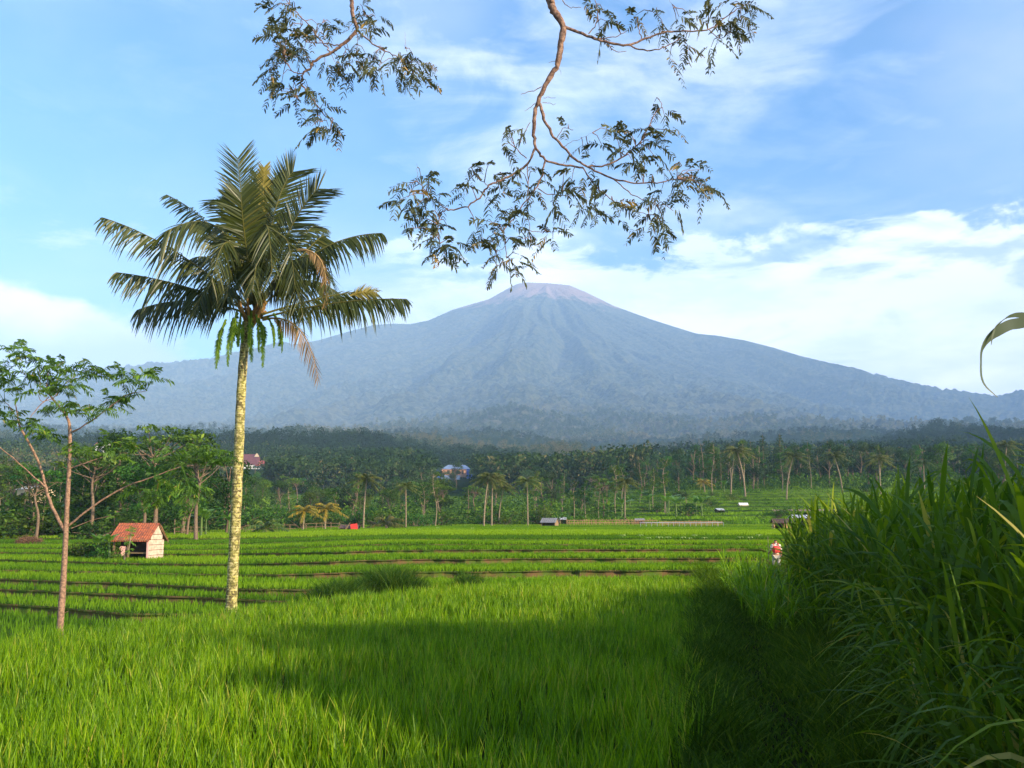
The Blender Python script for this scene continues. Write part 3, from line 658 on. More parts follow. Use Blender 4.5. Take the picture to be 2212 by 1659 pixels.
FR = [ # base, mid, tip in crown sketch coordinates, depth of mid, tip, material, leaflet length, sag, endcut
    ((985, 1100), (942, 640), (895, 150), -.3, -.5, 'palm_leaf', .98, .12, 1), ((1000, 1080), (945, 700), (915, 380), -1.0, -1.4, 'palm_leaf', 1.05, .25, 1),
    ((1010, 1060), (1045, 620), (1062, 215), .2, .1, 'palm_young', .35, .02, 1), ((1010, 1080), (1020, 640), (1020, 260), .4, .6, 'palm_leaf', .5, .1, 1),
    ((1020, 1080), (1120, 560), (1250, 240), .2, .3, 'palm_leaf', .98, .10, 1), ((1030, 1080), (1220, 640), (1415, 350), -.6, -.9, 'palm_leaf', 1.0, .18, 1),
    ((960, 1080), (780, 690), (465, 425), .6, 1.2, 'palm_leaf', .7, .7, 0), ((960, 1080), (800, 660), (455, 655), -.6, -1.2, 'palm_leaf', .95, .8, 1),
    ((950, 1110), (540, 790), (75, 565), -.5, -.8, 'palm_leaf', .85, .95, 0), ((950, 1130), (580, 990), (155, 900), -.3, -.5, 'palm_leaf', .85, .95, 0),
    ((950, 1150), (620, 1080), (285, 1130), .5, .9, 'palm_leaf', .85, 1.1, 0), ((1040, 1100), (1370, 790), (1785, 660), -.3, -.5, 'palm_leaf', .85, .95, 0),
    ((1040, 1180), (1480, 1090), (1935, 1062), -.5, -.8, 'palm_leaf', .80, 1.0, 0), ((1040, 1160), (1400, 1060), (1710, 1010), .8, 1.2, 'palm_leaf', .75, .6, 1),
    ((1040, 1080), (1270, 720), (1395, 620), 1.2, 1.8, 'palm_leaf', .8, .5, 0), ((990, 1080), (880, 640), (790, 420), .9, 1.4, 'palm_leaf', .95, .3, 1),
    ((1000, 1100), (1060, 640), (1110, 900), -1.6, -2.6, 'palm_leaf', .95, .8, 0), ((1010, 1110), (1150, 700), (1250, 980), -1.4, -2.4, 'palm_leaf', .95, .9, 0),
    ((980, 1100), (860, 740), (740, 960), -1.5, -2.3, 'palm_leaf', .95, .9, 0), ((1030, 1110), (1260, 830), (1470, 960), -1.0, -1.7, 'palm_leaf', .95, .9, 0),
    ((1020, 1100), (1130, 640), (1190, 560), 1.3, 2.2, 'palm_leaf', .95, .4, 0), ((970, 1100), (760, 840), (560, 860), 1.0, 1.8, 'palm_leaf', .9, .8, 0),
    ((1030, 1130), (1320, 960), (1600, 1130), .9, 1.7, 'palm_leaf', .85, .9, 0), ((980, 1130), (780, 980), (640, 1150), -.9, -1.5, 'palm_leaf', .85, .9, 0),
    ((1000, 1130), (1020, 840), (990, 1010), -1.8, -2.6, 'palm_leaf', .9, .9, 0), ((1010, 1130), (1180, 930), (1300, 1180), -1.0, -1.6, 'palm_leaf', .85, 1.0, 0),
    ((1030, 1110), (1330, 760), (1430, 700), .3, .5, 'palm_leaf', .9, .7, 0), ((1000, 1120), (900, 880), (830, 1060), -1.4, -2.1, 'palm_leaf', .9, .9, 0),
    ((990, 1080), (920, 560), (950, 400), 1.0, 1.6, 'palm_leaf', .95, .2, 1), ((1010, 1080), (1090, 560), (1120, 300), 1.1, 1.3, 'palm_leaf', .8, .2, 1),
]
for (bb, mm, tt, dm, dt, mat, L, sag, ec) in FR:
    kk_ = .10 if ec and sag < .5 else .05; tt = (tt[0] + (bb[0] - tt[0]) * kk_, tt[1] + (bb[1] - tt[1]) * kk_); L *= .95
    frond(rel(*q(*bb)), rel(*q(*mm), dm), rel(*q(*tt), dt), mat, palm, L=L, sag=sag, endcut=ec, n=92, plane=(rng.normal(0, .12), -1, .3 if sag < .4 else .9)) if True else None
o = frond(rel(*q(1050, 1190), -.3), rel(*q(1260, 1240), -.6), rel(*q(1375, 1540), -.7), 'palm_old', palm, L=.42, sag=1.0, n=50, wid=.045); o['label'] = 'dead brown frond hanging down on the right'
o = frond(rel(*q(1250, 780), -1.5), rel(*q(1395, 850), -1.7), rel(*q(1410, 1110), -1.7), 'palm_old', palm, L=.26, sag=1.0, n=40, wid=.05); o['label'] = 'broken dry frond piece dangling from the crown'
o = frond(rel(*q(1560, 1050), 1.0), rel(*q(1620, 1030), 1.0), rel(*q(1710, 1030), 1.0), 'palm_young', palm, L=.42, sag=.1, n=26, wid=.04); o['label'] = 'yellow torn frond end'
for k in range(17):
    x0 = rng.uniform(810, 1120); y0 = rng.uniform(1130, 1220); xe = x0 + (x0 - 960) * .25 + rng.normal(0, 12); ye = y0 + rng.uniform(110, 290)
    frond(rel(*q(x0, y0), rng.uniform(-.5, .2)), rel(*q((x0 + xe) / 2 + (x0 - 960) * .12, (y0 + ye) / 2 - 15), -.45), rel(*q(xe, ye), -.45), 'fern', palm, L=rng.uniform(.07, .15), n=40, sag=.25, wid=.04, ragged=.5, name='fern')
b = MB()
for k in range(26):
    a = rng.random() * 6.283; r0 = .13; p0 = tp[-1] + np.array([math.cos(a) * .08, math.sin(a) * .08, rng.uniform(-.45, -.1)]); p1 = tp[-1] + np.array([math.cos(a) * .42, math.sin(a) * .42, rng.uniform(-.05, .5)])
    b.add(*tube([p0, (p0 + p1) / 2 + [0, 0, -.05], p1], [.05, .04, .03], 6))
b.build('leaf_bases', solid_mat('leaf_base', (.42, .22, .06), .7, .4, 6), palm)

# ------------------------------------------------------------------ feathery (bipinnate) leaves on drawn branches
def feather(mbx, base, dirv, L, npair, pl, pw_, R, hang=.5):
    """one compound leaf: curved midrib with paired drooping pinnae"""
    dirv = dirv / (np.linalg.norm(dirv) + 1e-9); t = np.linspace(0, 1, npair + 1)
    P = base + dirv * L * t[:, None] + np.array([0, 0, -1]) * (L * hang * t ** 2)[:, None]
    w = .0016 * L / .2
    sidev = np.cross(dirv, [0, 0, 1.]); nn_ = np.linalg.norm(sidev)
    sidev = sidev / nn_ if nn_ > .05 else np.array([1., 0, 0])
    a = rng.normal(0, .5); upv = np.cross(sidev, dirv); sidev = sidev * math.cos(a) + upv * math.sin(a)
    mbx.add(*ribbons(P[None, ::2] if npair % 2 == 0 else P[None], np.broadcast_to(upv * w, P[::2].shape if npair % 2 == 0 else P.shape)[None].copy(), [.3]))
    for s in (-1, 1):
        Q = P[1:]; m_ = len(Q); ln = pl * np.interp(t[1:], [0, .3, .8, 1], [.6, 1, .95, .6]) * rng.uniform(.75, 1.15, m_)
        dr = sidev * s * .75 + dirv * .5 + rng.normal(0, .14, (m_, 3)); dr /= np.linalg.norm(dr, axis=1)[:, None]
        k = np.linspace(0, 1, 4)[None, :, None]
        C = Q[:, None, :] + dr[:, None, :] * (ln[:, None, None] * k) + np.array([0, 0, -1.]) * (ln[:, None, None] * rng.uniform(.25, .8, m_)[:, None, None] * k ** 2)
        wv = dirv + rng.normal(0, .35, (m_, 3)); wv /= np.linalg.norm(wv, axis=1)[:, None]
        W = pw_ * .5 * np.interp(k, [0, .2, .7, 1], [.35, .95, .9, .25])
        mbx.add(*ribbons(C, wv[:, None, :] * W, np.clip(R + rng.normal(0, .12, m_), 0, 1)))
def branch_tube(mbx, pts, r0, r1, k=4, n=7, kink=.0):
    P = smooth_line(pts, k)
    if kink: P[1:-1] += rng.normal(0, kink, (len(P) - 2, 3))
    mbx.add(*tube(P, np.linspace(r0, r1, len(P)) * (1 + .05 * rng.normal(0, 1, len(P))), n))
    return P

# overhanging tree
OT = np.array([-3.5, -6.0, 0.0]); OY = 8.0
otree = empty('overhanging_tree', OT, 'feathery-leaved tree behind the viewer whose bare branches hang into the top of the picture', 'tree')
A4 = lambda x, y, d=0: at(828 + .4069 * x, .4069 * y, OY + d) - OT
A3 = lambda x, y, d=0: at(504 + .2604 * x, .2604 * y, OY + .6 + d) - OT
b = MB(); top = np.array([.2, .3, 9.2])
b.add(*tube(smooth_line([(0, 0, -.1), (.1, 0, 2.5), (.3, .1, 5.5), top], 5), np.linspace(.30, .17, 16), 12)); b.build('trunk', M['branch'], otree, True)
def limb(A, lines, clusters, seedoff, start_r):
    mbx = MB(); allp = []
    for pts, r0, r1 in lines:
        r0 *= .78; r1 *= .78
        L3 = [A(*p) if not isinstance(p, np.ndarray) else p for p in pts]
        P = branch_tube(mbx, L3, r0, r1, 5, 7, .004); allp.append(P)
    AP = np.vstack(allp)
    lf = MB()
    for (cx, cy) in clusters:
        c = A(cx, cy, rng.uniform(-.35, .35)); i = np.argmin(np.linalg.norm((AP - c) * [1, .5, 1], axis=1)); nb_ = AP[i]
        v = c - nb_; dist = np.linalg.norm(v)
        if dist > .04:
            midp = nb_ + v * .5 + np.array([0, 0, .03]); mbx.add(*tube(np.array([nb_, midp, c]), [.0045, .003, .002], 5))
        for k in range(rng.integers(2, 4)):
            dv = v / (dist + .05) * .4 + rng.normal(0, .6, 3) * [1, 1, .6] + np.array([0, 0, -.12])
            rc = rng.random(); R = rng.uniform(.72, .95) if rc < .12 else rng.uniform(.1, .6)  # some leaves take the warm orange tint that stands in for sunlit ones
            feather(lf, c + rng.normal(0, .02, 3), dv, rng.uniform(.10, .19), int(rng.integers(7, 11)), rng.uniform(.038, .058), .0165, R, .42)
    mbx.build('branch', M['branch'], otree, True); lf.build('leaves', M['overhang'], otree)
R4 = [([top, (500, -1300, -2.6), (700, -700, -1.0), (850, -150, -.1), (885, 0), (905, 60), (950, 130), (940, 250), (925, 340), (880, 420), (830, 520), (800, 620), (800, 720), (810, 790)], .055, .015),
    ([(955, 140), (1080, 190), (1180, 225), (1290, 240), (1390, 205), (1500, 170), (1620, 165), (1740, 150), (1860, 60), (1950, 10)], .017, .004),
    ([(1290, 240), (1400, 270), (1500, 245), (1580, 200)], .009, .004), ([(1090, 180), (1135, 110), (1130, 20), (1120, -40)], .006, .003), ([(1370, 205), (1355, 150), (1345, 90)], .006, .003),
    ([(1140, 205), (1230, 195), (1300, 160)], .006, .003), ([(1180, 230), (1230, 270), (1290, 272)], .005, .003), ([(950, 0), (985, 35), (1050, 40)], .005, .003), ([(1475, 170), (1480, 110), (1430, 60)], .005, .002),
    ([(830, 550), (860, 650), (920, 740), (1000, 830), (1080, 885), (1200, 940), (1330, 970), (1450, 970), (1560, 950)], .017, .005),
    ([(1090, 885), (1200, 870), (1300, 810), (1370, 740), (1440, 610), (1480, 560), (1465, 530)], .010, .003), ([(1060, 890), (1120, 980), (1200, 1050), (1300, 1110), (1400, 1140)], .008, .003),
    ([(1220, 950), (1320, 1030), (1450, 1090)], .007, .003), ([(810, 790), (860, 850), (950, 875), (1060, 890)], .014, .010),
    ([(805, 790), (765, 870), (700, 920), (620, 960), (560, 985), (510, 1050), (430, 1100), (345, 1115), (300, 1130)], .013, .006), ([(345, 1110), (280, 1070), (240, 1030), (180, 960)], .006, .003), ([(300, 1130), (290, 1200), (300, 1320)], .005, .002),
    ([(860, 855), (840, 930), (810, 1000), (740, 1090), (690, 1160), (640, 1230), (650, 1310), (655, 1370)], .010, .003), ([(820, 1000), (900, 1035), (1040, 1040)], .006, .003), ([(650, 1310), (600, 1340)], .003, .002),
    ([(765, 870), (770, 1000), (765, 1100), (780, 1260), (790, 1330)], .005, .002), ([(780, 1225), (840, 1230), (920, 1230)], .004, .002), ([(760, 840), (700, 780), (665, 720)], .006, .003), ([(560, 985), (500, 940), (480, 910)], .004, .002),
    ([(840, 460), (790, 485), (730, 500)], .005, .003), ([(850, 520), (915, 520)], .003, .002), ([(845, 545), (915, 550)], .003, .002), ([(805, 550), (750, 590)], .004, .002), ([(780, 650), (735, 720), (730, 760)], .004, .003), ([(920, 735), (960, 680), (1010, 690)], .004, .003),
    ([(915, 322), (878, 332)], .003, .002), ([(930, 350), (942, 395)], .002, .001), ([(960, 778), (1020, 745), (1110, 705)], .003, .001), ([(180, 940), (177, 870)], .002, .001), ([(1720, 150), (1790, 200), (1840, 160)], .005, .002), ([(1540, 40), (1520, 0)], .002, .001)]
C4 = [(1180, 110), (1340, 80), (1450, 40), (1480, 110), (1570, 90), (1640, 90), (1560, 130), (1620, 200), (1600, 240), (1720, 110), (1780, 60), (1830, 110), (1880, 70), (1900, 30), (1780, 200), (1850, 150), (1740, 250), (1960, 50), (1520, 310), (1080, 10), (1170, 60), (1230, 110), (1150, 180), (1760, 140), (1740, 10), (1840, 20), (1900, 110), (1860, 180), (1800, 130),
    (1200, 690), (1240, 730), (1160, 770), (1300, 700), (1350, 730), (1290, 780), (1220, 820), (1400, 700), (1430, 760), (1380, 790), (1440, 830), (1390, 860), (1330, 880), (1360, 920), (1480, 700), (1520, 690), (1060, 780), (1090, 830), (1440, 540), (1490, 605), (1430, 930), (1470, 760), (1320, 850), (1410, 740),
    (1560, 890), (1620, 900), (1680, 900), (1720, 960), (1650, 960), (1600, 1000), (1690, 1020), (1540, 1030), (1480, 1000), (1440, 1040), (1500, 1090), (1540, 1120), (1440, 1150), (1390, 1200), (1440, 1240), (1480, 1180), (1740, 1010), (1640, 930), (1700, 980), (1420, 1170), (1470, 1130), (1580, 940), (1500, 1210),
    (960, 910), (1000, 960), (950, 980), (1080, 960), (1080, 1070), (1090, 1110), (1160, 1090), (1210, 1060), (1240, 1080), (1180, 1010), (1140, 940), (900, 1080), (910, 1110), (1330, 1110), (1250, 1150), (1060, 1090), (980, 1000),
    (450, 900), (510, 890), (560, 870), (450, 980), (430, 1010), (540, 1050), (610, 1000), (620, 1020), (590, 930), (720, 980), (790, 910), (730, 910), (630, 770), (660, 690), (740, 680), (980, 680), (860, 960),
    (200, 940), (240, 960), (150, 980), (110, 1020), (180, 1020), (90, 1060), (210, 1060), (160, 1110), (250, 1120), (300, 1050), (170, 1170), (140, 1210), (240, 1190), (290, 1180), (340, 1200), (260, 1260), (300, 1290), (370, 1290), (250, 1340), (330, 1350), (370, 1310), (130, 1050), (200, 1130), (290, 1230),
    (690, 1100), (640, 1120), (720, 1130), (780, 1060), (800, 1030), (540, 1170), (600, 1190), (500, 1230), (560, 1250), (680, 1200), (740, 1200), (620, 1220), (700, 1260), (740, 1270), (540, 1310), (590, 1370), (600, 1420), (670, 1390), (690, 1420), (720, 1350), (870, 1240), (900, 1270), (915, 1220), (520, 1260), (570, 1210), (660, 1260)]
limb(A4, R4, C4, 0, .03)
R3 = [([top, (700, -1500, -2.8), (900, -700, -1.0), (970, -150, -.1), (980, 0), (985, 120), (1025, 245), (960, 320), (880, 390), (810, 440), (680, 500), (640, 560), (580, 610), (570, 660), (565, 700), (640, 800), (710, 890), (770, 965), (830, 990)], .030, .004),
    ([(1030, 250), (1130, 340), (1240, 410), (1370, 480), (1450, 520)], .010, .004), ([(430, -60), (460, 10), (530, 110), (640, 220), (700, 310), (770, 390), (805, 440)], .005, .008), ([(890, 380), (750, 360), (610, 350)], .008, .004),
    ([(580, 610), (500, 595), (450, 530), (420, 470)], .007, .003), ([(580, 620), (510, 650), (500, 700), (540, 820)], .006, .003), ([(925, 380), (930, 430), (910, 470)], .005, .003), ([(1025, 260), (1030, 370), (1025, 450)], .004, .002), ([(1000, 135), (1080, 130), (1130, 130)], .005, .003),
    ([(985, 180), (950, 250), (910, 275)], .004, .002), ([(690, 270), (695, 215), (740, 190)], .004, .002), ([(560, 130), (575, 200)], .004, .002), ([(1425, 400), (1422, 265)], .0025, .001), ([(770, 965), (740, 1010)], .003, .002)]
C3 = [(330, 30), (400, 10), (320, 80), (500, 10), (460, 100), (470, 150), (430, 240), (330, 290), (370, 330), (480, 260), (560, 240), (560, 310), (600, 330), (640, 300), (400, 390), (450, 410), (550, 380), (590, 400), (330, 370), (530, 470), (350, 470), (310, 500), (350, 540), (430, 500), (300, 590), (330, 610), (410, 620), (400, 700), (360, 750), (430, 730), (500, 750), (530, 800), (520, 870), (620, 720), (650, 760), (590, 700), (350, 250), (400, 280), (520, 330), (380, 300), (440, 330),
    (760, 180), (810, 190), (700, 200), (760, 520), (840, 510), (880, 540), (960, 440), (1000, 480), (970, 520), (960, 590), (1050, 400), (1100, 450), (1160, 440), (1170, 500), (1210, 540), (1200, 590), (1250, 430), (1370, 430), (1440, 430), (1490, 450), (1400, 500), (1350, 590), (1390, 640), (1480, 590), (1500, 620), (1550, 520), (1580, 560), (1550, 640), (1380, 560), (1460, 560), (1360, 540),
    (660, 910), (690, 960), (700, 1020), (650, 1050), (700, 1070), (760, 880), (830, 1020), (800, 1080), (790, 1050), (1050, 30), (1080, 80), (1130, 160), (1180, 150), (1150, 220), (1130, 180)]
limb(A3, R3, C3, 0, .02)
b = MB()
for k in range(150):
    c = top + rng.normal(0, 1, 3) * [2.2, 1.6, .9] + [-1, -2.0, .8]
    for _ in range(3): feather(b, c, rng.normal(0, 1, 3), .5, 8, .16, .05, rng.uniform(.1, .7), .4)
b.build('crown', M['overhang'], otree)

# young tree at the left
YT = gz(128, 1376, 0); YB = YT
ytree = empty('young_tree', YT, 'slender young tree with forked pinkish trunk and feathery crown at the far left', 'tree')
A2 = lambda x, y, d=0: at(.4211 * x, 705.6 + .4211 * y, YT[1] + d) - YT
b = MB(); allp = []
for pts, r0, r1 in [([(305, 1600), (308, 1540), (325, 1300), (338, 1060), (345, 900), (355, 720), (358, 530), (340, 460), (270, 370), (240, 330)], .078, .016)]:
    allp.append(branch_tube(b, [A2(*p) for p in pts], r0, r1, 5, 10))
b.build('trunk', M['bark_pink'], ytree, True)
for pts, r0, r1 in [([(338, 1055), (270, 930), (235, 830), (200, 700), (110, 530), (95, 480), (80, 400)], .045, .012), ([(352, 1020), (480, 920), (640, 825), (800, 765), (930, 715)], .026, .008),
        ([(358, 728), (480, 685), (590, 645)], .018, .006), ([(360, 545), (460, 490), (580, 400), (650, 350), (750, 330)], .020, .006), ([(228, 820, -.2), (130, 730, -.3), (0, 620, -.5), (-90, 560, -.6)], .018, .008),
        ([(365, 1035), (500, 985), (640, 960)], .010, .003), ([(345, 470), (300, 400, .4), (200, 300, .6), (100, 220, .8)], .012, .004), ([(270, 370), (205, 380, -.3), (205, 260, -.4), (200, 180, -.4)], .009, .003), ([(250, 360), (180, 430, -.5), (150, 470, -.7)], .012, .005),
        ([(270, 370), (350, 280, .3), (460, 220, .5), (540, 220, .6)], .010, .003), ([(95, 480), (40, 400, .3), (0, 380, .4), (-80, 330, .4)], .010, .004), ([(240, 330), (250, 230), (330, 180, .2)], .008, .003),
        ([(330, 1360), (352, 1338)], .006, .003), ([(325, 1470), (352, 1458)], .006, .003)]:
    bb = MB(); allp.append(branch_tube(bb, [A2(*p) for p in pts], r0, r1, 4, 7, .006)); bb.build('branch', M['bark_pink'], ytree, True)
AP = np.vstack(allp); lf = MB()
CL = [(120, 130), (60, 180), (200, 200), (330, 180), (450, 220), (540, 220), (250, 280), (400, 290), (60, 270), (380, 400), (180, 330), (0, 380), (60, 470), (170, 500), (250, 560), (690, 270), (790, 260), (560, 370), (620, 400), (520, 430), (700, 350),
    (150, 160), (100, 110), (30, 220), (280, 210), (370, 220), (300, 310), (430, 250), (500, 230), (220, 250), (130, 230), (340, 340), (410, 430), (270, 420), (-40, 300), (-30, 200), (20, 300), (640, 250), (740, 240), (660, 290), (-60, 420), (10, 450), (200, 540), (130, 490), (360, 280), (240, 180), (90, 330), (460, 190), (170, 280), (40, 120), (330, 420),
    (900, 700), (960, 660), (1010, 640), (1060, 660), (1110, 650), (1140, 680), (880, 650), (600, 640), (640, 610), (560, 600), (790, 860), (830, 880), (740, 850), (960, 800), (1010, 820), (920, 740), (850, 780), (980, 860), (700, 830), (440, 640), (400, 620)]
for cx, cy in CL:
    c = A2(cx, cy, rng.uniform(-.6, .6)); i = np.argmin(np.linalg.norm((AP - c) * [1, .4, 1], axis=1)); nb_ = AP[i]; v = c - nb_; dist = np.linalg.norm(v)
    lf.add(*tube(np.array([nb_, nb_ + v * .5 + [0, 0, .04], c]), [.008, .006, .004], 5), R=.6)
    for k in range(6):
        dv = rng.normal(0, .8, 3) * [1, 1, .25] + v / (dist + .1) * .3 + [0, 0, .05]
        feather(lf, c + rng.normal(0, .05, 3), dv, rng.uniform(.24, .42), 9, rng.uniform(.10, .15), .034, rng.uniform(.15, .85), .30)
lf.build('leaves', M['albizia'], ytree)

# ------------------------------------------------------------------ broadleaf tree kit
def leaf_cloud(mbx, centres, radii, nper, size, flat=.75, Rb=None):
    for c, r in zip(centres, radii):
        nn_ = max(6, int(nper * (r ** 2))); v = rng.normal(0, 1, (nn_, 3)); v /= np.linalg.norm(v, axis=1)[:, None]
        rr_ = r * rng.uniform(.55, 1.05, nn_)[:, None]; P = c + v * rr_ * [1, 1, flat]
        nrm = v + rng.normal(0, .7, (nn_, 3)); a = np.cross(nrm, rng.normal(0, 1, (nn_, 3))); a /= np.linalg.norm(a, axis=1)[:, None] + 1e-9
        b_ = np.cross(nrm, a); b_ /= np.linalg.norm(b_, axis=1)[:, None] + 1e-9
        s = size * rng.uniform(.6, 1.4, nn_)[:, None]
        V = np.stack([P - a * s, P - b_ * s * .45, P + a * s - [0, 0, 1] * s * .3, P + b_ * s * .45], 1).reshape(-1, 3)
        i = np.arange(nn_)[:, None] * 4 + np.arange(4)[None, :]
        base = rng.uniform(.15, .7) if Rb is None else Rb
        mbx.add(V, i, np.repeat(np.clip(base + rng.normal(0, .15, nn_), 0, 1), 4))
def tree_kit(kind):
    """returns (trunk mesh, crown mesh); tree of about 10 m"""
    tr = MB(); cr = MB()
    if kind == 'round':
        Ht = 10; trunk = smooth_line([(0, 0, -.3), (rng.normal(0, .15), rng.normal(0, .15), 2.5), (rng.normal(0, .3), rng.normal(0, .3), 5), (rng.normal(0, .4), rng.normal(0, .4), 7.5)], 4)
        tr.add(*tube(trunk, np.linspace(.20, .07, len(trunk)), 7)); cs = []; rs = []
        for k in range(15):
            a = k * 2.4 + rng.normal(0, .4); h = rng.uniform(3.2, 9.0); rad_ = 2.5 * math.sin(math.pi * min(1, max(.12, (h - 1.8) / 8.0))) * rng.uniform(.55, 1.1)
            c = np.array([math.cos(a) * rad_, math.sin(a) * rad_, h]); p = trunk[min(len(trunk) - 1, int(h / 10 * len(trunk) * .85))]
            tr.add(*tube([p, (p + c) / 2 + [0, 0, .2], c], [.06, .04, .02], 5)); cs.append(c); rs.append(rng.uniform(.7, 1.35))
        leaf_cloud(cr, cs, [r * 1.12 for r in rs], 110, .19)
    elif kind in ('tall', 'pole'):
        trunk = smooth_line([(0, 0, -.3), (rng.normal(0, .2), rng.normal(0, .2), 3.5), (rng.normal(0, .35), rng.normal(0, .35), 7), (rng.normal(0, .4), rng.normal(0, .4), 9.6)], 4)
        tr.add(*tube(trunk, np.linspace(.15, .05, len(trunk)), 7)); cs = []; rs = []
        for k in range(13):
            a = k * 2.4; lo = 4.8 if kind == 'pole' else 2.3; h = lo + (10 - lo) * (k / 13) + rng.normal(0, .3); rad_ = rng.uniform(.4, 2.1) * (1.15 - .6 * k / 13)
            c = np.array([math.cos(a) * rad_, math.sin(a) * rad_, h]); p = trunk[min(len(trunk) - 1, int(max(h - .8, 0) / 10 * len(trunk)))]
            tr.add(*tube([p, (p + c) / 2, c], [.05, .035, .015], 5)); cs.append(c); rs.append(rng.uniform(.45, .95))
        leaf_cloud(cr, cs, rs, 105, .17, .6)
    elif kind == 'flat':      # umbrella-shaped albizia crown
        trunk = smooth_line([(0, 0, -.3), (.1, .05, 3), (rng.normal(0, .3), 0, 5.5), (rng.normal(0, .4), .1, 7.4)], 4); tr.add(*tube(trunk, np.linspace(.17, .07, len(trunk)), 7)); cs = []; rs = []
        for k in range(17):
            a = k * 2.4; rad_ = 3.0 * math.sqrt((k + .5) / 17); h = 8.6 - .12 * rad_ ** 2 + rng.normal(0, .35)
            c = np.array([math.cos(a) * rad_, math.sin(a) * rad_, h]); p = trunk[-1 - int(rng.integers(0, 5))]
            tr.add(*tube([p, (p + c) / 2 + [0, 0, -.15], c], [.055, .035, .015], 5)); cs.append(c); rs.append(rng.uniform(.55, .95))
        leaf_cloud(cr, cs, rs, 100, .18, .38)
    elif kind == 'bush':
        cs = [np.array([rng.normal(0, .8), rng.normal(0, .8), rng.uniform(.3, 1.7)]) for _ in range(12)]; rs = [rng.uniform(.45, .8) for _ in cs]
        for c in cs: tr.add(*tube([(0, 0, -.1), c * [.5, .5, .6], c], [.04, .03, .015], 5))
        leaf_cloud(cr, cs, rs, 120, .13, .8)
    elif kind == 'conifer':
        tr.add(*tube([(0, 0, -.3), (0, 0, 5), (0, 0, 9.8)], [.16, .1, .03], 7)); cs = []; rs = []
        for k in range(20):
            h = 1.8 + 8.0 * k / 20; a = k * 2.4; rad_ = 1.7 * (1 - (h / 10.6)) * rng.uniform(.5, 1); cs.append(np.array([math.cos(a) * rad_, math.sin(a) * rad_, h])); rs.append(.35 + .75 * (1 - h / 10.6))
            tr.add(*tube([(0, 0, h - .2), cs[-1] * [.5, .5, 1], cs[-1]], [.04, .03, .01], 5))
        leaf_cloud(cr, cs, rs, 130, .16, .7)
    Vt, Ft, Rt = tr.arrays(); Vc, Fc, Rc = cr.arrays()
    return Vt, Ft, Rt, Vc, Fc, Rc
KIT = {}
for kind, nvar, cm, tm in (('round', 5, 'tree_leaf', 'trunk_brown'), ('tall', 4, 'tree_leaf', 'trunk_brown'), ('pole', 4, 'tree_leaf', 'trunk_pale'), ('flat', 3, 'feather_tree', 'trunk_brown'), ('bush', 4, 'tree_leaf', 'trunk_brown'), ('conifer', 2, 'tree_dark', 'trunk_brown'), ('dark', 4, 'tree_dark', 'trunk_brown')):
    for v in range(nvar):
        k = tree_kit('round' if kind == 'dark' else kind)
        KIT[(kind, v)] = (mesh_data('trunk', k[0], k[1], k[2], M[tm], True), mesh_data('crown', k[3], k[4], k[5], M[cm]))
NV = {'round': 5, 'tall': 4, 'pole': 4, 'flat': 3, 'bush': 4, 'conifer': 2, 'dark': 4}
def plant_tree(kind, x, y, h, label, group=None, name='tree', cat='tree', sx=1.0, z=None):
    tmesh, cmesh = KIT[(kind, int(rng.integers(0, NV[kind])))]
    hh = h / (2.2 if kind == 'bush' else 10.0)
    o = empty(name, (x, y, gzz(x, y) if z is None else z), label, cat, group, rng.random() * 6.28); o.scale = (hh * sx, hh * sx, hh)
    for nm, me in (('trunk', tmesh), ('crown', cmesh)):
        c = bpy.data.objects.new(nm, me); COL.objects.link(c); c.parent = o
    return o
def bearing(px, Yd): return pxu(px) * Yd
LOOK = {'pole': 'pole-like', 'round': 'round-crowned', 'tall': 'slender', 'flat': 'flat-topped', 'dark': 'dark', 'bush': 'leafy', 'conifer': 'pointed'}
def pick(v, marks):
    for lim, txt in marks:
        if v < lim: return txt
    return marks[-1][1]
NEARM = [(60, 'behind the cream house at the far left'), (150, 'behind the young tree'), (240, 'left of the orange-roofed hut'), (330, 'above the orange-roofed hut'), (420, 'right of the orange-roofed hut'), (9999, 'just left of the coconut palm trunk')]
MIDM = [(480, 'left of the coconut palm trunk'), (580, 'right of the coconut palm trunk'), (680, 'behind the left orange-leaved palm'), (760, 'behind the red-sheeted hut'), (840, 'behind the large coconut palm'), (930, 'left of the blue house'), (1030, 'below the blue house'), (1120, 'right of the blue house'), (1220, 'behind the grey-roofed hut'), (1320, 'behind the long stake fence'), (9999, 'at the foot of the right-hand hill')]
TOPM = [(1450, 'at its left end'), (1530, 'left of its orange-leaved palm'), (1600, 'behind its yellowing palm'), (1680, 'around its pointed conifers'), (1760, 'right of its conifers'), (1860, 'above the white-roofed hillside hut'), (1960, 'above the left edge of the elephant grass'), (2080, 'above the elephant grass'), (2212, 'at the right edge of the picture'), (9999, 'beyond the right edge of the picture')]
HILLM = [(1450, 'below the hilltop wood\'s left end'), (1560, 'right of the pole-like tree'), (1640, 'near the white-roofed hut'), (1760, 'above the brown-tiled hut'), (1960, 'left of the elephant grass'), (2212, 'behind the elephant grass'), (9999, 'beyond the right edge of the picture')]
SZ = lambda h, a, b: 'short' if h < a else ('middle-sized' if h < b else 'tall')
ROWN = lambda Yd, a, b: 'front' if Yd < a else ('middle' if Yd < b else 'back')

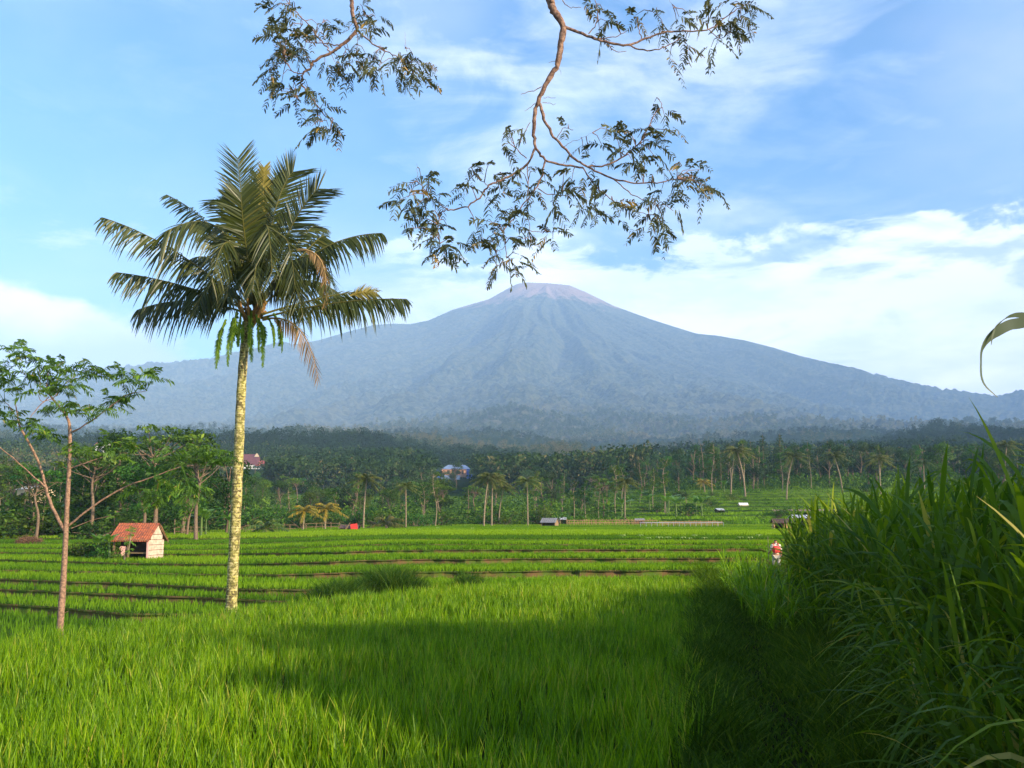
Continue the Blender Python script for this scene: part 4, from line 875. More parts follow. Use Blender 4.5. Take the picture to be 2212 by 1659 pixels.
# near wood on the left
for k in range(46):
    Yd = rng.uniform(80, 165) if k < 30 else rng.uniform(165, 240); px = rng.uniform(-150, 500); kind = ['round', 'round', 'flat', 'tall', 'round'][k % 5]
    hz_top = {0: 1010, 1: 990}.get(k % 2); h = rng.uniform(5.5, 9.5) * (1.0 if Yd < 165 else 1.15)
    plant_tree(kind, bearing(px, Yd), Yd, h, f'{SZ(h, 6.8, 8.5)} {LOOK[kind]} tree, {ROWN(Yd, 120, 165)} of near wood, {pick(px, NEARM)}', 'trees of the near wood on the left', 'broadleaf_tree', sx=rng.uniform(.9, 1.35))
for px, yt, Yd, sx_, lab in ((335, 918, 84, 1.25, 'big feathery light green tree above the orange-roofed hut'), (425, 960, 80, 1.3, 'wide feathery tree just left of the coconut palm trunk'), (262, 935, 96, 1.1, 'rounded tree between the young tree and the big feathery one'), (80, 1005, 82, 1.3, 'flat-topped tree below the young tree\'s left fork'), (395, 930, 98, 1.2, 'dark tree between the two feathery trees')):
    x = bearing(px, Yd); plant_tree('flat' if 'f' in lab[:14] and 'round' not in lab else 'round', x, Yd, (pz(yt, Yd) - gzz(x, Yd)) * 1.06, lab, None, 'broadleaf_tree', sx=sx_)
# wood across the valley, centre
for k in range(88):
    Yd = np.interp(k, [0, 30, 88], [168, 230, 520]) * rng.uniform(.93, 1.08); px = rng.uniform(500, 1330) if k < 30 else rng.uniform(380, 1420)
    kind = ['round', 'tall', 'flat', 'round', 'dark', 'tall'][k % 6]; h = rng.uniform(7.5, 12.5) * np.interp(Yd, [160, 520], [.72, 1.15])
    plant_tree(kind, bearing(px, Yd), Yd, h, f'{SZ(h, 8.2, 10.5)} {LOOK[kind]} tree, {ROWN(Yd, 230, 350)} of valley wood, {pick(px, MIDM)}', 'trees of the valley wood', 'broadleaf_tree', sx=rng.uniform(.85, 1.3))
# wood along the hilltop, right
for k in range(120):
    Yd = rng.uniform(300, 400); px = rng.uniform(1370, 2420); kind = ['dark', 'tall', 'round', 'dark', 'tall', 'dark'][k % 6]; h = rng.uniform(11, 16.0) * np.interp(px, [1370, 1500, 2420], [.72, 1.0, .95])
    plant_tree(kind, bearing(px, Yd), Yd, h, f'{SZ(h, 12.3, 14.2)} {LOOK[kind]} tree, {ROWN(Yd, 333, 366)} of hilltop wood, {pick(px, TOPM)}', 'trees of the hilltop wood', 'broadleaf_tree', sx=rng.uniform(.7, 1.05))
for px, Yd, h in ((1653, 330, 17.5), (1690, 335, 17.8), (1626, 335, 15.5)):
    plant_tree('conifer', bearing(px, Yd), Yd, h, 'pointed dark conifer rising above the hilltop wood' , 'pointed conifers above the hilltop wood', 'conifer', sx=1.0)

# slender pale-stemmed trees standing out from the woods: (pixel x, base y, top y, distance)
POLE = [(1330, 1117, 1000, 190), (1436, 1090, 985, 215), (1412, 1080, 1010, 230), (1612, 1075, 950, 270), (1540, 1060, 955, 280), (1580, 1045, 955, 300), (1905, 1075, 960, 275), (1692, 1060, 975, 290), (1755, 1050, 970, 300), (1640, 1045, 960, 310),
    (1265, 1118, 1035, 185), (1293, 1110, 1030, 190), (1215, 1115, 1025, 195), (1240, 1118, 1035, 190), (1160, 1118, 1015, 200), (940, 1141, 1020, 150), (916, 1141, 1040, 150), (130, 1160, 1020, 88), (95, 1165, 1040, 85), (175, 1150, 1015, 100), (200, 1158, 1040, 95), (55, 1165, 1060, 90), (625, 1140, 1050, 150), (1345, 1100, 1005, 225)]
POLEL = ['slender pole-like tree standing alone on the slope right of the grey-roofed hut', 'slender tall tree at the left end of the hilltop wood', 'slender tree just left of the tall one at the hilltop wood end',
    'slender pale tree beside the tallest hilltop palm', 'slender pale tree beside the yellowing hilltop palm', 'slender tree behind the yellowing hilltop palm', 'slender tree above the left part of the elephant grass', 'slender tree left of the hilltop palm with the long trunk', 'slender tree right of the hilltop palm with the long trunk', 'slender tree between the tallest hilltop palm and the conifers',
    'slender tree behind the middle of the long stake fence', 'slender tree behind the right part of the long stake fence', 'slender tree directly above the tiny weathered hut', 'slender tree behind the left part of the stake fence', 'tall slender tree between the lone coconut palm and the grey-roofed hut',
    'tall slender tree with white trunk right of the second valley palm', 'shorter slender tree just left of the tall white-trunked one', 'slender tree right behind the young tree trunk', 'slender tree below the cream house, right one', 'slender leaning tree right of the young tree', 'shorter slender tree left of the orange-roofed hut', 'slender tree at the far left below the cream house', 'slender tree left of the two orange-leaved palms', 'slender tree with short crown on the slope behind the pole-like tree']
for k, (px, yb, yt, Yd) in enumerate(POLE):
    x = bearing(px, Yd); z = gzz(x, Yd); h = pz(yt, Yd) - z
    o = plant_tree('pole', x, Yd, h, POLEL[k], 'slender pale-stemmed trees at the wood edges', 'slender_tree', sx=.8)

# ------------------------------------------------------------------ smaller palms
def palm_kit(nf=17, L=2.6, th=7.5, mat='midpalm', lean=.3):
    tr = MB(); P = smooth_line([(0, 0, -.3), (lean * .2, 0, th * .4), (lean * .6, 0, th * .75), (lean, 0, th)], 4); tr.add(*tube(P, np.linspace(.15, .09, len(P)), 8))
    cr = MB(); c = P[-1]
    for k in range(nf):
        a = k * 2.4 + rng.normal(0, .2); el = np.interp(k / nf, [0, 1], [1.35, -.15]); n_ = 26; t = np.linspace(0, 1, n_)
        hx = L * (math.cos(el) * t + .25 * t * t); hz = L * (math.sin(el) * t - .62 * t ** 2)
        Q = c + np.stack([math.cos(a) * hx, math.sin(a) * hx, hz], -1); tan = np.gradient(Q, axis=0); tan /= np.linalg.norm(tan, axis=1)[:, None]
        side = np.array([-math.sin(a), math.cos(a), 0]); cr.add(*ribbons(Q[None, ::5], np.broadcast_to(side * .03, Q[::5].shape)[None].copy(), [.9]))
        for s in (-1, 1):
            ln = .62 * L / 2.6 * np.interp(t, [0, .12, .5, .9, 1], [0, .6, 1, .7, .4]); d = side * s * .8 + tan * .6 + rng.normal(0, .1, (n_, 3)); sv = np.linspace(0, 1, 3)[None, :, None]
            C = Q[:, None, :] + d[:, None, :] * ln[:, None, None] * sv + np.array([0, 0, -1]) * ln[:, None, None] * .75 * sv ** 2
            W = .055 * np.interp(sv, [0, .5, 1], [.8, 1, .1]); cr.add(*ribbons(C, tan[:, None, :] * W, np.clip(rng.normal(.5, .25, n_), 0, 1)))
    Vt, Ft, Rt = tr.arrays(); Vc, Fc, Rc = cr.arrays()
    return mesh_data('trunk', Vt, Ft, Rt, M['trunk_pale'], True), mesh_data('crown', Vc, Fc, Rc, M[mat])
PK = [palm_kit(lean=rng.normal(0, .6)) for _ in range(3)]; PKO = palm_kit(13, 2.2, 2.6, 'orangepalm'); PKS = palm_kit(9, 2.4, .5, 'midpalm', 0)
def plant_palm(px, yb, yt, Yd, label, kit=None, group=None, full=9.3, name='palm_tree'):
    x = bearing(px, Yd); z = gzz(x, Yd); h = pz(yt, Yd) - z; kit = kit or PK[int(rng.integers(0, 3))]; s = max(h, .8) / full
    o = empty(name, (x, Yd, z), label, 'palm tree', group, rng.random() * 6.28); o.scale = (s, s, s)
    for nm, me in zip(('trunk', 'crown'), kit):
        c = bpy.data.objects.new(nm, me); COL.objects.link(c); c.parent = o
PALMS = [(785, 1141, 1010, 120, 'large coconut palm behind the red-sheeted hut at the edge of the valley wood'), (877, 1141, 1030, 125, 'coconut palm with a straight pale trunk, next palm right of the red-sheeted hut'),
    (1045, 1132, 1008, 150, 'leftmost palm of the close pair rising in front of the blue house\'s right end'), (1062, 1132, 1010, 153, 'right-hand palm of the close pair in front of the blue house\'s right end'), (1077, 1122, 1035, 160, 'smaller palm just right of the close pair of palms below the blue house'),
    (1140, 1128, 1018, 155, 'lone coconut palm standing left of the small grey-roofed hut'), (1350, 1110, 1022, 180, 'short-crowned palm on the slope left of the green hillside terraces'), (1486, 1098, 1060, 200, 'small palm low on the green hillside terraces'),
    (1612, 1072, 952, 262, 'tallest pale-trunked palm in front of the hilltop wood'), (1580, 1058, 958, 275, 'palm with yellowing fronds left of the tallest hilltop palm'), (1700, 1085, 965, 250, 'palm with a long bare trunk reaching below the edge of the hilltop wood'),
    (1823, 1070, 965, 270, 'palm in front of the dark right part of the hilltop wood'), (1905, 1080, 972, 260, 'palm between the hilltop wood and the elephant grass'), (2000, 1060, 985, 270, 'palm half hidden behind the elephant grass, left of the last one'), (2175, 1040, 940, 300, 'yellow-green palm sticking up at the far right of the hilltop wood'),
    (378, 1165, 1080, 92, 'thin papaya-like palm just right of the orange-roofed hut')]
for px, yb, yt, Yd, lab in PALMS: plant_palm(px, yb, yt, Yd, lab)
plant_palm(655, 1146, 1078, 112, 'left one of the two low orange-leaved palms at the field edge', PKO, full=4.2); plant_palm(702, 1146, 1072, 116, 'right one of the two low orange-leaved palms at the field edge', PKO, full=4.2)
plant_palm(1524, 1060, 975, 285, 'orange-leaved palm in the hilltop wood', PKO, full=9.5)
plant_palm(575, 1150, 1092, 100, 'low stemless palm with arching fronds beside the lichen-covered trunk', PKS, full=2.6); plant_palm(835, 1145, 1090, 118, 'low stemless palm with two pale arching fronds between the larger palms', PKS, full=2.6)

# banana plants
def banana_kit():
    st2 = MB(); st2.add(*tube([(0, 0, -.1), (0, 0, .8), (.05, 0, 1.6)], [.12, .10, .06], 7)); lf2 = MB()
    for k in range(8):
        a = k * 2.4; el = rng.uniform(.7, 1.4); t = np.linspace(0, 1, 8); L = rng.uniform(1.3, 1.9); hx = L * (math.cos(el) * t + .2 * t * t); hz = L * (math.sin(el) * t - .45 * t ** 2)
        C = np.array([.05, 0, 1.5]) + np.stack([math.cos(a) * hx, math.sin(a) * hx, hz], -1); W = .21 * np.interp(t, [0, .12, .3, .8, 1], [.08, .1, 1, .8, .05])
        lf2.add(*ribbons(C[None], (np.array([-math.sin(a), math.cos(a), .15])[None, :] * W[:, None])[None], [rng.random()]))
    a, b_ = st2.arrays(), lf2.arrays(); return mesh_data('stem', *a, M['stalk'], True), mesh_data('leaves', *b_, M['banana'])
BK = [banana_kit() for _ in range(3)]
def plant_banana(px, Yd, s, label, group=None, z=None):
    x = bearing(px, Yd); o = empty('banana_plant', (x, Yd, gzz(x, Yd)), label, 'banana plant', group, rng.random() * 6.28); o.scale = (s, s, s)
    for nm, me in zip(('stem', 'leaves'), BK[int(rng.integers(0, 3))]):
        c = bpy.data.objects.new(nm, me); COL.objects.link(c); c.parent = o
for px in (38, 60, 110, 165, 235, 262, 330, 350, 405, 430, 462, 485): plant_banana(px + rng.normal(0, 8), rng.uniform(84, 100), rng.uniform(.8, 1.25), f'banana plant in front of the near wood, {pick(px, NEARM)}', 'banana plants before the near wood')
for px in (1190, 1275, 1318, 1345, 1375, 1395, 1450, 1475, 1500, 1520, 1345, 1360, 1440, 1462, 1530, 1560): plant_banana(px + rng.normal(0, 6), rng.uniform(185, 300), rng.uniform(1.3, 2.0), f'small banana plant on the far green slope, {pick(px, MIDM[-4:]) if px < 1400 else pick(px, HILLM)}', 'banana plants on the far slope')
# shrubs that soften the wood edge
for k in range(60):
    px = rng.uniform(-120, 1200); Yd = np.interp(px, [-120, 250, 480, 1200], [80, 84, 112, 160]) * rng.uniform(.98, 1.12); hs = rng.uniform(1.6, 3.2)
    plant_tree('bush', bearing(px, Yd), Yd, hs, f'{SZ(hs, 2.1, 2.7)} shrub edging the far rice, {pick(px, NEARM) if px < 470 else pick(px, MIDM)}', 'shrubs along the wood edge', 'shrub', 'shrub', sx=rng.uniform(1, 1.6))
for k in range(46):
    px = rng.uniform(1200, 2250); Yd = rng.uniform(180, 300); hs = rng.uniform(1.2, 2.8)
    plant_tree('bush', bearing(px, Yd), Yd, hs, f'{SZ(hs, 1.7, 2.3)} shrub on the {ROWN(Yd, 215, 258).replace("front", "lower").replace("back", "upper")} green hillside, {pick(px, MIDM[-4:]) if px < 1400 else pick(px, HILLM)}', 'shrubs on the green hillside', 'shrub', 'shrub', sx=rng.uniform(1, 1.8))
# shrubs by the hut
for px, Yd, h, lb_ in ((190, 57, 1.0, 'low shrub, second from the left in the row left of the orange-roofed hut'), (205, 58, 1.3, 'tallest shrub of the row left of the orange-roofed hut'), (222, 56, 1.2, 'shrub right of the tallest one in the row left of the orange-roofed hut'), (238, 57, 1.0, 'second shrub from the left end of the orange-roofed hut'), (250, 55, .8, 'low shrub touching the left end of the orange-roofed hut'), (172, 58, .8, 'smallest, leftmost shrub of the row left of the orange-roofed hut')):
    plant_tree('bush', bearing(px, Yd), Yd, h, lb_, 'shrubs left of the orange-roofed hut', 'shrub', 'shrub', sx=1.2)
plant_banana(240, 54.5, .62, 'young banana plant beside the left end of the orange-roofed hut'); plant_banana(216, 56, .6, 'young banana plant among the shrubs farther left of the orange-roofed hut')
# round bushes on the bank behind the near field
def grass_clump(px, py, wpx, hgt, nst, label):
    c = gz(px, py, 0); half = wpx / F * c[1] / 2; nn_ = nst; Xw = c[0] + rng.normal(0, half * .5, nn_); Yw = c[1] + rng.normal(0, .5, nn_)
    mbx = MB(); P = np.stack([Xw - c[0], Yw - c[1], 0 * Xw], -1); hh = hgt * np.clip(1.1 - np.abs(Xw - c[0]) / half * .55, .3, 1.2) * rng.uniform(.6, 1.2, nn_)
    for q_ in range(7): mbx.add(*blades(P + rng.normal(0, .05, P.shape) * [1, 1, 0], hh * rng.uniform(.6, 1.1, nn_), .02, rng.uniform(.2, .8, nn_), 5, rng.uniform(.05, .45, nn_)))
    o = mbx.build('grass_clump', M['bund_grass']); o.location = (c[0], c[1], gzz(c[0], c[1]) - .05); tag(o, label, 'grass clump')
grass_clump(735, 1290, 160, 1.0, 1100, 'large dark clump of coarse grass on the bank behind the near field, left half'); grass_clump(845, 1282, 170, 1.15, 1200, 'tall wispy clump of coarse grass on the bank, just right of the dark one'); grass_clump(1016, 1272, 60, .8, 320, 'small isolated dark grass clump right of the big clumps on the bank')

# ------------------------------------------------------------------ far forest between the woods and the mountain: one mass
def far_forest():
    tmpl = []
    for v in range(6):
        b = MB(); kk = 8; cs = [np.array([math.cos(i * 2.4) * rng.uniform(.3, 2.4), math.sin(i * 2.4) * rng.uniform(.3, 2.4), 3 + 6.3 * i / kk]) for i in range(kk)]
        leaf_cloud(b, cs, [rng.uniform(1.0, 2.0) for _ in cs], 9 if v < 4 else 5, .50 if v < 4 else .9, .85); V, Fq, R = b.arrays(); tmpl.append((V, Fq, R))
    tb = MB(); tb.add(*tube([(0, 0, -1), (0, 0, 3), (0, 0, 7)], [.22, .2, .1], 4)); tV, tF, tR = tb.arrays()
    nn_ = 15000; Yd = np.exp(rng.uniform(math.log(380), math.log(2600), nn_)); px = rng.uniform(-150, 2380, nn_); u = pxu(px); Xw = u * Yd
    dens = fbm(Xw / 90, Yd / 90, 3, 88); keep = (dens > .30) & ~((Yd < 470) & (px > 1400))
    for hx, hy, wl in ((bearing(985, 600), 600, .024), (bearing(530, 600), 600, .022), (bearing(210, 500), 500, .008)):
        lane = (np.abs(Xw / Yd - hx / hy) < wl) & (Yd > hy * .55) & (Yd < hy * 1.03); keep &= ~lane
    Yd, u, Xw = Yd[keep], u[keep], Xw[keep]; z = far_z(u, Yd)
    ri = rng.integers(0, 150, 13000); ri = (ri * rng.random(13000) ** .5).astype(int); ci_ = rng.integers(150, 1000, 13000)       # wooded lower flank of the mountain
    nl = len(Yd); Xw = np.concatenate([Xw, XX[ri, ci_]]); Yd = np.concatenate([Yd, YY[ri, ci_]]); z = np.concatenate([z, ZZ[ri, ci_] - 2]); u = Xw / Yd
    s = rng.uniform(.75, 1.45, len(u)) * (.75 + .6 * fbm(Xw / 140, Yd / 140, 2, 91)); s[nl:] *= 1.35; a = rng.random(len(u)) * 6.28; tone = fbm(Xw / 110, Yd / 110, 3, 90) - .5 + fbm(Xw / 400, Yd / 400, 2, 95) - .5
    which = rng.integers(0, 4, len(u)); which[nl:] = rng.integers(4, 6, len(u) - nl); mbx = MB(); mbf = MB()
    for v in range(6):
        m_ = which == v; V, Fq, R = tmpl[v]; wd_ = rng.uniform(.85, 1.7, m_.sum())[:, None]; ca, sa = wd_ * np.cos(a[m_])[:, None], wd_ * np.sin(a[m_])[:, None]; S = s[m_][:, None]
        VV = np.stack([Xw[m_][:, None] + (V[None, :, 0] * ca - V[None, :, 1] * sa) * S, Yd[m_][:, None] + (V[None, :, 0] * sa + V[None, :, 1] * ca) * S, z[m_][:, None] + V[None, :, 2] * S * 1.15], -1)
        c = m_.sum(); FF = (Fq[None] + (np.arange(c) * len(V))[:, None, None]).reshape(-1, 4)
        (mbf if v > 3 else mbx).add(VV.reshape(-1, 3), FF, np.clip(R[None] + (0 if v > 3 else .08) + tone[m_][:, None] * 1.5 + rng.normal(0, .16, c)[:, None], 0, 1).ravel())
    m_ = (Yd < 1000) & (rng.random(len(Yd)) < .22); c = m_.sum(); VV = np.stack([Xw[m_][:, None] + tV[None, :, 0], Yd[m_][:, None] + tV[None, :, 1], z[m_][:, None] + tV[None, :, 2] * s[m_][:, None]], -1)
    o = mbx.build('far_forest', M['forest']); tag(o, 'far-off green forest covering the foothills below the mountain', 'forest', None, 'stuff')
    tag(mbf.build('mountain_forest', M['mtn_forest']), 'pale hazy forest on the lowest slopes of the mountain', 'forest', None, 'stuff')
    o2 = mesh_obj('trunks', VV.reshape(-1, 3), (tF[None] + (np.arange(c) * len(tV))[:, None, None]).reshape(-1, 4), np.full(c * len(tV), .5), M['trunk_pale'], o); o2['kind'] = 'stuff'
    hn = 60000; px = rng.uniform(1230, 2450, hn); Yd = rng.uniform(168, 305, hn); Xw = pxu(px) * Yd; z = ground_z(Xw, Yd); fr = (z / .9 + .03 * rng.normal(0, 1, hn)) % 1.0; k_ = (fr > .30) & (fbm(Xw / 14, Yd / 14, 3, 71) > .36); P = np.stack([Xw, Yd, z], -1)[k_]
    V, Fq, RR = blades(P, rng.uniform(.3, .6, len(P)), rng.uniform(.16, .34, len(P)), .3, 3, 0, face=rng.normal(0, .6, len(P)), R=np.clip(fbm(P[:, 0] / 18, P[:, 1] / 18, 3, 73) * 1.3 - .15 + rng.normal(0, .1, len(P)), 0, .8))
    tag(mesh_obj('hillside_crops', V, Fq, RR, M['rice_far']), 'green crops in rows on the terraced hillside below the hilltop wood', 'crops', None, 'stuff')
    # undergrowth filling the woods
    b = MB(); leaf_cloud(b, [np.zeros(3)], [1.0], 34, .16, .75); tV, tF, tR = b.arrays()
    n1_, n2_, n3_ = 2600, 1500, 5200
    px = np.concatenate([rng.uniform(-160, 1330, n1_), rng.uniform(1380, 2450, n2_), rng.uniform(1150, 2450, n3_)]); ly = np.log
    Yd = np.concatenate([np.exp(rng.uniform(ly(86), ly(540), n1_)), rng.uniform(296, 430, n2_), rng.uniform(168, 300, n3_)])
    near_ok = ~((Yd < np.interp(px, [-160, 250, 480, 560, 1330], [82, 86, 110, 150, 172]))); px, Yd = px[near_ok], Yd[near_ok]; k3 = len(px) - n3_
    S = rng.uniform(1.0, 2.6, len(px)) * np.interp(Yd, [80, 500], [.75, 1.5]); S[k3:] = rng.uniform(.25, .75, n3_) * (1 + 1.0 * (rng.random(n3_) < .06))
    for hx in (985, 530): lane = (np.abs(px - hx) < 48) & (Yd > 330); S[lane] *= .3
    lane = (np.abs(px - 62) < 34) & (Yd > 105) & (Yd < 150); S[lane] *= .4
    Xw = pxu(px) * Yd; z = ground_z(Xw, Yd); fr = (z / .9) % 1.0; S[k3:] *= np.where((fr[k3:] < .22) | (S[k3:] > .9), 1, .12); zsn = np.zeros(len(px)); c = len(px); a = rng.random(c) * 6.28; ca, sa = np.cos(a)[:, None], np.sin(a)[:, None]
    VV = np.stack([Xw[:, None] + (tV[None, :, 0] * ca - tV[None, :, 1] * sa) * S[:, None], Yd[:, None] + (tV[None, :, 0] * sa + tV[None, :, 1] * ca) * S[:, None], z[:, None] + (tV[None, :, 2] + .45) * S[:, None] * rng.uniform(.8, 1.6, c)[:, None]], -1)
    FF = (tF[None] + (np.arange(c) * len(tV))[:, None, None]).reshape(-1, 4); RR = np.clip(tR[None] + (fbm(Xw / 9, Yd / 9, 3, 66)[:, None] - .5) * 1.4 + rng.normal(0, .2, c)[:, None], 0, 1).ravel()
    o = mesh_obj('undergrowth', VV.reshape(-1, 3), FF, RR, M['under']); tag(o, 'dense green undergrowth filling the woods and dotting the hillside terraces', 'undergrowth', None, 'stuff')
far_forest()

# ------------------------------------------------------------------ buildings
def corr(c4, nx, ny, amp, th=.03):
    """corrugated / tiled roof surface from 4 corners (eave left, eave right, ridge right, ridge left)"""
    c = np.asarray(c4, float); u = np.linspace(0, 1, nx * 4 + 1); v = np.linspace(0, 1, ny * 2 + 1)
    nrm = np.cross(c[1] - c[0], c[3] - c[0]); nrm /= np.linalg.norm(nrm)
    U, Vv = np.meshgrid(u, v); P = (1 - Vv)[..., None] * ((1 - U)[..., None] * c[0] + U[..., None] * c[1]) + Vv[..., None] * ((1 - U)[..., None] * c[3] + U[..., None] * c[2])
    hgt = amp * np.sin(U * nx * 2 * np.pi) + amp * .7 * (1 - (Vv * ny) % 1.0) * (ny > 1); P = P + nrm * hgt[..., None]
    r, cc = U.shape; V = np.concatenate([P.reshape(-1, 3), (P - nrm * th).reshape(-1, 3)]); i = np.arange(r - 1)[:, None] * cc; j = np.arange(cc - 1)[None, :]
    Fq = np.stack([i + j, i + j + 1, i + cc + j + 1, i + cc + j], -1).reshape(-1, 4); F2 = Fq[:, ::-1] + r * cc
    edge = []
    for j in range(cc - 1): edge += [[j, j + r * cc, j + 1 + r * cc, j + 1], [(r - 1) * cc + j, (r - 1) * cc + j + 1, (r - 1) * cc + j + 1 + r * cc, (r - 1) * cc + j + r * cc]]
    for i in range(r - 1): edge += [[i * cc, (i + 1) * cc, (i + 1) * cc + r * cc, i * cc + r * cc], [i * cc + cc - 1, i * cc + cc - 1 + r * cc, (i + 1) * cc + cc - 1 + r * cc, (i + 1) * cc + cc - 1]]
    return V, np.concatenate([Fq, F2, np.array(edge)])
# orange-tiled field hut
hb = gz(291, 1219, .16); hb[1] += .5; hb[2] = gzz(hb[0], hb[1]); HR = math.radians(-9)
hut = empty('field_hut', hb, 'small open-fronted field hut with an orange tiled roof and pale plank end wall', 'hut', rz=HR)
W2, D2 = 1.02, .80; ze, zr_ = 1.12, 1.98
b = MB(); b.add(*corr([(-W2 - .22, -D2 - .30, ze - .10), (W2 + .10, -D2 - .30, ze - .10), (W2 + .10, .05, zr_), (-W2 - .22, .05, zr_)], 17, 8, .022)); b.add(*corr([(W2 + .10, D2 + .35, ze - .10), (-W2 - .22, D2 + .35, ze - .10), (-W2 - .22, .05, zr_), (W2 + .10, .05, zr_)], 17, 8, .022)); b.build('roof', M['tile_orange'], hut)
b = MB()
for k in range(5):          # horizontal planks of the end wall
    z0_ = .02 + k * .275; yl = D2 if z0_ + .26 < ze else D2 * (zr_ - z0_ - .2) / (zr_ - ze)
    if yl > .1: b.add(*box(W2 - .03 + .004 * (k % 2), W2 + .004 * (k % 2), -yl, yl, z0_, z0_ + .252))
yt_ = D2 * (zr_ - 1.39) / (zr_ - ze); V = np.array([(W2 - .03, -yt_ + .1, 1.40), (W2 - .03, yt_, 1.40), (W2 - .03, .07, zr_ - .06), (W2 - .03, .03, zr_ - .06), (W2, -yt_ + .1, 1.40), (W2, yt_, 1.40), (W2, .07, zr_ - .06), (W2, .03, zr_ - .06)]); b.add(V, BOXF)
b.build('end_wall', M['bamboo_wall'], hut)
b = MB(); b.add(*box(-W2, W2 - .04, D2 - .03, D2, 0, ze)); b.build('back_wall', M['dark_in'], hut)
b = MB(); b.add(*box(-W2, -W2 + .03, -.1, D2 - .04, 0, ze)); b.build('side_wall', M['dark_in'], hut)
for x_, y_ in ((W2 - .06, -D2), (-W2 + .05, -D2), (-.15, -D2)):
    b = MB(); b.add(*box(x_ - .05, x_ + .05, y_ - .06, y_ - .003, 0, ze)); b.build('post', M['pink'] if x_ > 0 else M['wood'], hut)
b = MB(); b.add(*box(-W2, W2 - .1, -D2 + .05, D2 - .1, .38, .43)); b.build('bench', M['wood'], hut)
for y_ in (.0, .22): 
    b = MB(); b.add(*beam((W2 + .05, .12 + y_, zr_ - .12), (W2 + .05, D2 + .34 + y_ * .2, ze - .12 - y_ * .3), .022)); b.build('rafter', M['wood'], hut)
b = MB(); b.add(*beam((-W2 - .3, -D2 - .25, ze - .02), (W2, -D2 - .25, ze - .02), .02)); b.build('eave_beam', M['wood'], hut)
# shirt on the hut's left end
sp_ = gz(266, 1216, .2); b = MB(); c = at(266, 1190, hb[1] - .7)
V, f_ = slab([(-.10, 0, -.26), (.10, 0, -.27), (.12, 0, .25), (-.11, 0, .25)], .03); b.add(V, f_); b.add(*tube([(-.20, 0, .08), (-.16, 0, .16), (-.09, 0, .23)], [.045, .05, .05], 6)); b.add(*tube([(.20, 0, .06), (.16, 0, .15), (.09, 0, .23)], [.045, .05, .05], 6))
b.build('hanging_shirt', M['pink'], loc=None).location = c; tag(bpy.data.objects['hanging_shirt'], 'pale pink shirt hung up at the left end of the orange-roofed hut', 'shirt')
# papaya sapling leaning in front of the hut
pp = gz(268, 1224, .15); pp[2] = gzz(*pp[:2]); pap = empty('papaya_tree', pp, 'thin leaning papaya sapling with tufts of leaves in front of the orange-roofed hut', 'tree')
Yh = pp[1]; A5 = lambda x, y: at(x, y, Yh) - pp
b = MB(); b.add(*tube(smooth_line([(0, 0, -.05), A5(270, 1198), A5(277, 1190), A5(282, 1160), A5(284, 1143)], 4), np.linspace(.05, .028, 17), 7)); b.build('trunk', M['trunk_pale'], pap, True)
b = MB()
for (x, y) in ((283, 1146), (284, 1141), (280, 1156), (279, 1188), (281, 1170)):
    for k in range(5): feather(b, A5(x, y), rng.normal(0, 1, 3) * [1, 1, .4] + [0, 0, .2], .25, 5, .13, .05, rng.uniform(.4, .95), .4)
b.build('leaves', M['banana'], pap)

def gable_house(name, px0, px1, ybase, yeave, yridge, Yd, depth, wm, rm, label, rot=0, hip=0.0, open_front=False, extra=None, cat='hut', amp=.02, nx=14, over=.12, z=None):
    x0, x1 = bearing(px0, Yd), bearing(px1, Yd); cx = (x0 + x1) / 2; zb = gzz(cx, Yd) if z is None else z; hw = (x1 - x0) / 2; ze_ = pz(yeave, Yd) - zb; zr2 = pz(yridge, Yd) - zb
    o = empty(name, (cx, Yd + depth / 2, zb), label, cat, rz=rot); hd = depth / 2; s = hw * over
    b = MB(); b.add(*corr([(-hw - s, -hd - s, ze_), (hw + s, -hd - s, ze_), (hw + s - hip * hw, 0, zr2), (-hw - s + hip * hw, 0, zr2)], nx, 3, amp, .04)); b.add(*corr([(hw + s, hd + s, ze_), (-hw - s, hd + s, ze_), (-hw - s + hip * hw, 0, zr2), (hw + s - hip * hw, 0, zr2)], nx, 3, amp, .04))
    if hip:
        for g in (-1, 1): b.add(*slab([(g * (hw + s), -hd - s, ze_), (g * (hw + s), hd + s, ze_), (g * (hw + s - hip * hw), .02, zr2), (g * (hw + s - hip * hw), -.02, zr2)], .03 * -g))
    b.build('roof', M[rm], o)
    b = MB(); zt = ze_ + .06 * (zr2 - ze_)
    for (a0, a1, b0, b1) in ((-hw, -hw + .08, -hd, hd), (hw - .08, hw, -hd, hd), (-hw + .083, hw - .083, hd - .08, hd)): b.add(*box(a0, a1, b0, b1, -1.0, zt))
    if not open_front: b.add(*box(-hw + .083, hw - .083, -hd, -hd + .08, -1.0, zt))
    if not hip:
        for g in (-1, 1):
            xg = g * (hw - .04); V = np.array([(xg - .03, -hd * .95, zt), (xg - .03, hd * .95, zt), (xg - .03, .05, zr2 - .06), (xg - .03, -.05, zr2 - .06), (xg + .03, -hd * .95, zt), (xg + .03, hd * .95, zt), (xg + .03, .05, zr2 - .06), (xg + .03, -.05, zr2 - .06)]); b.add(V, BOXF)
    b.build('wall', M[wm], o)
    return o, hw, hd, ze_, zr2
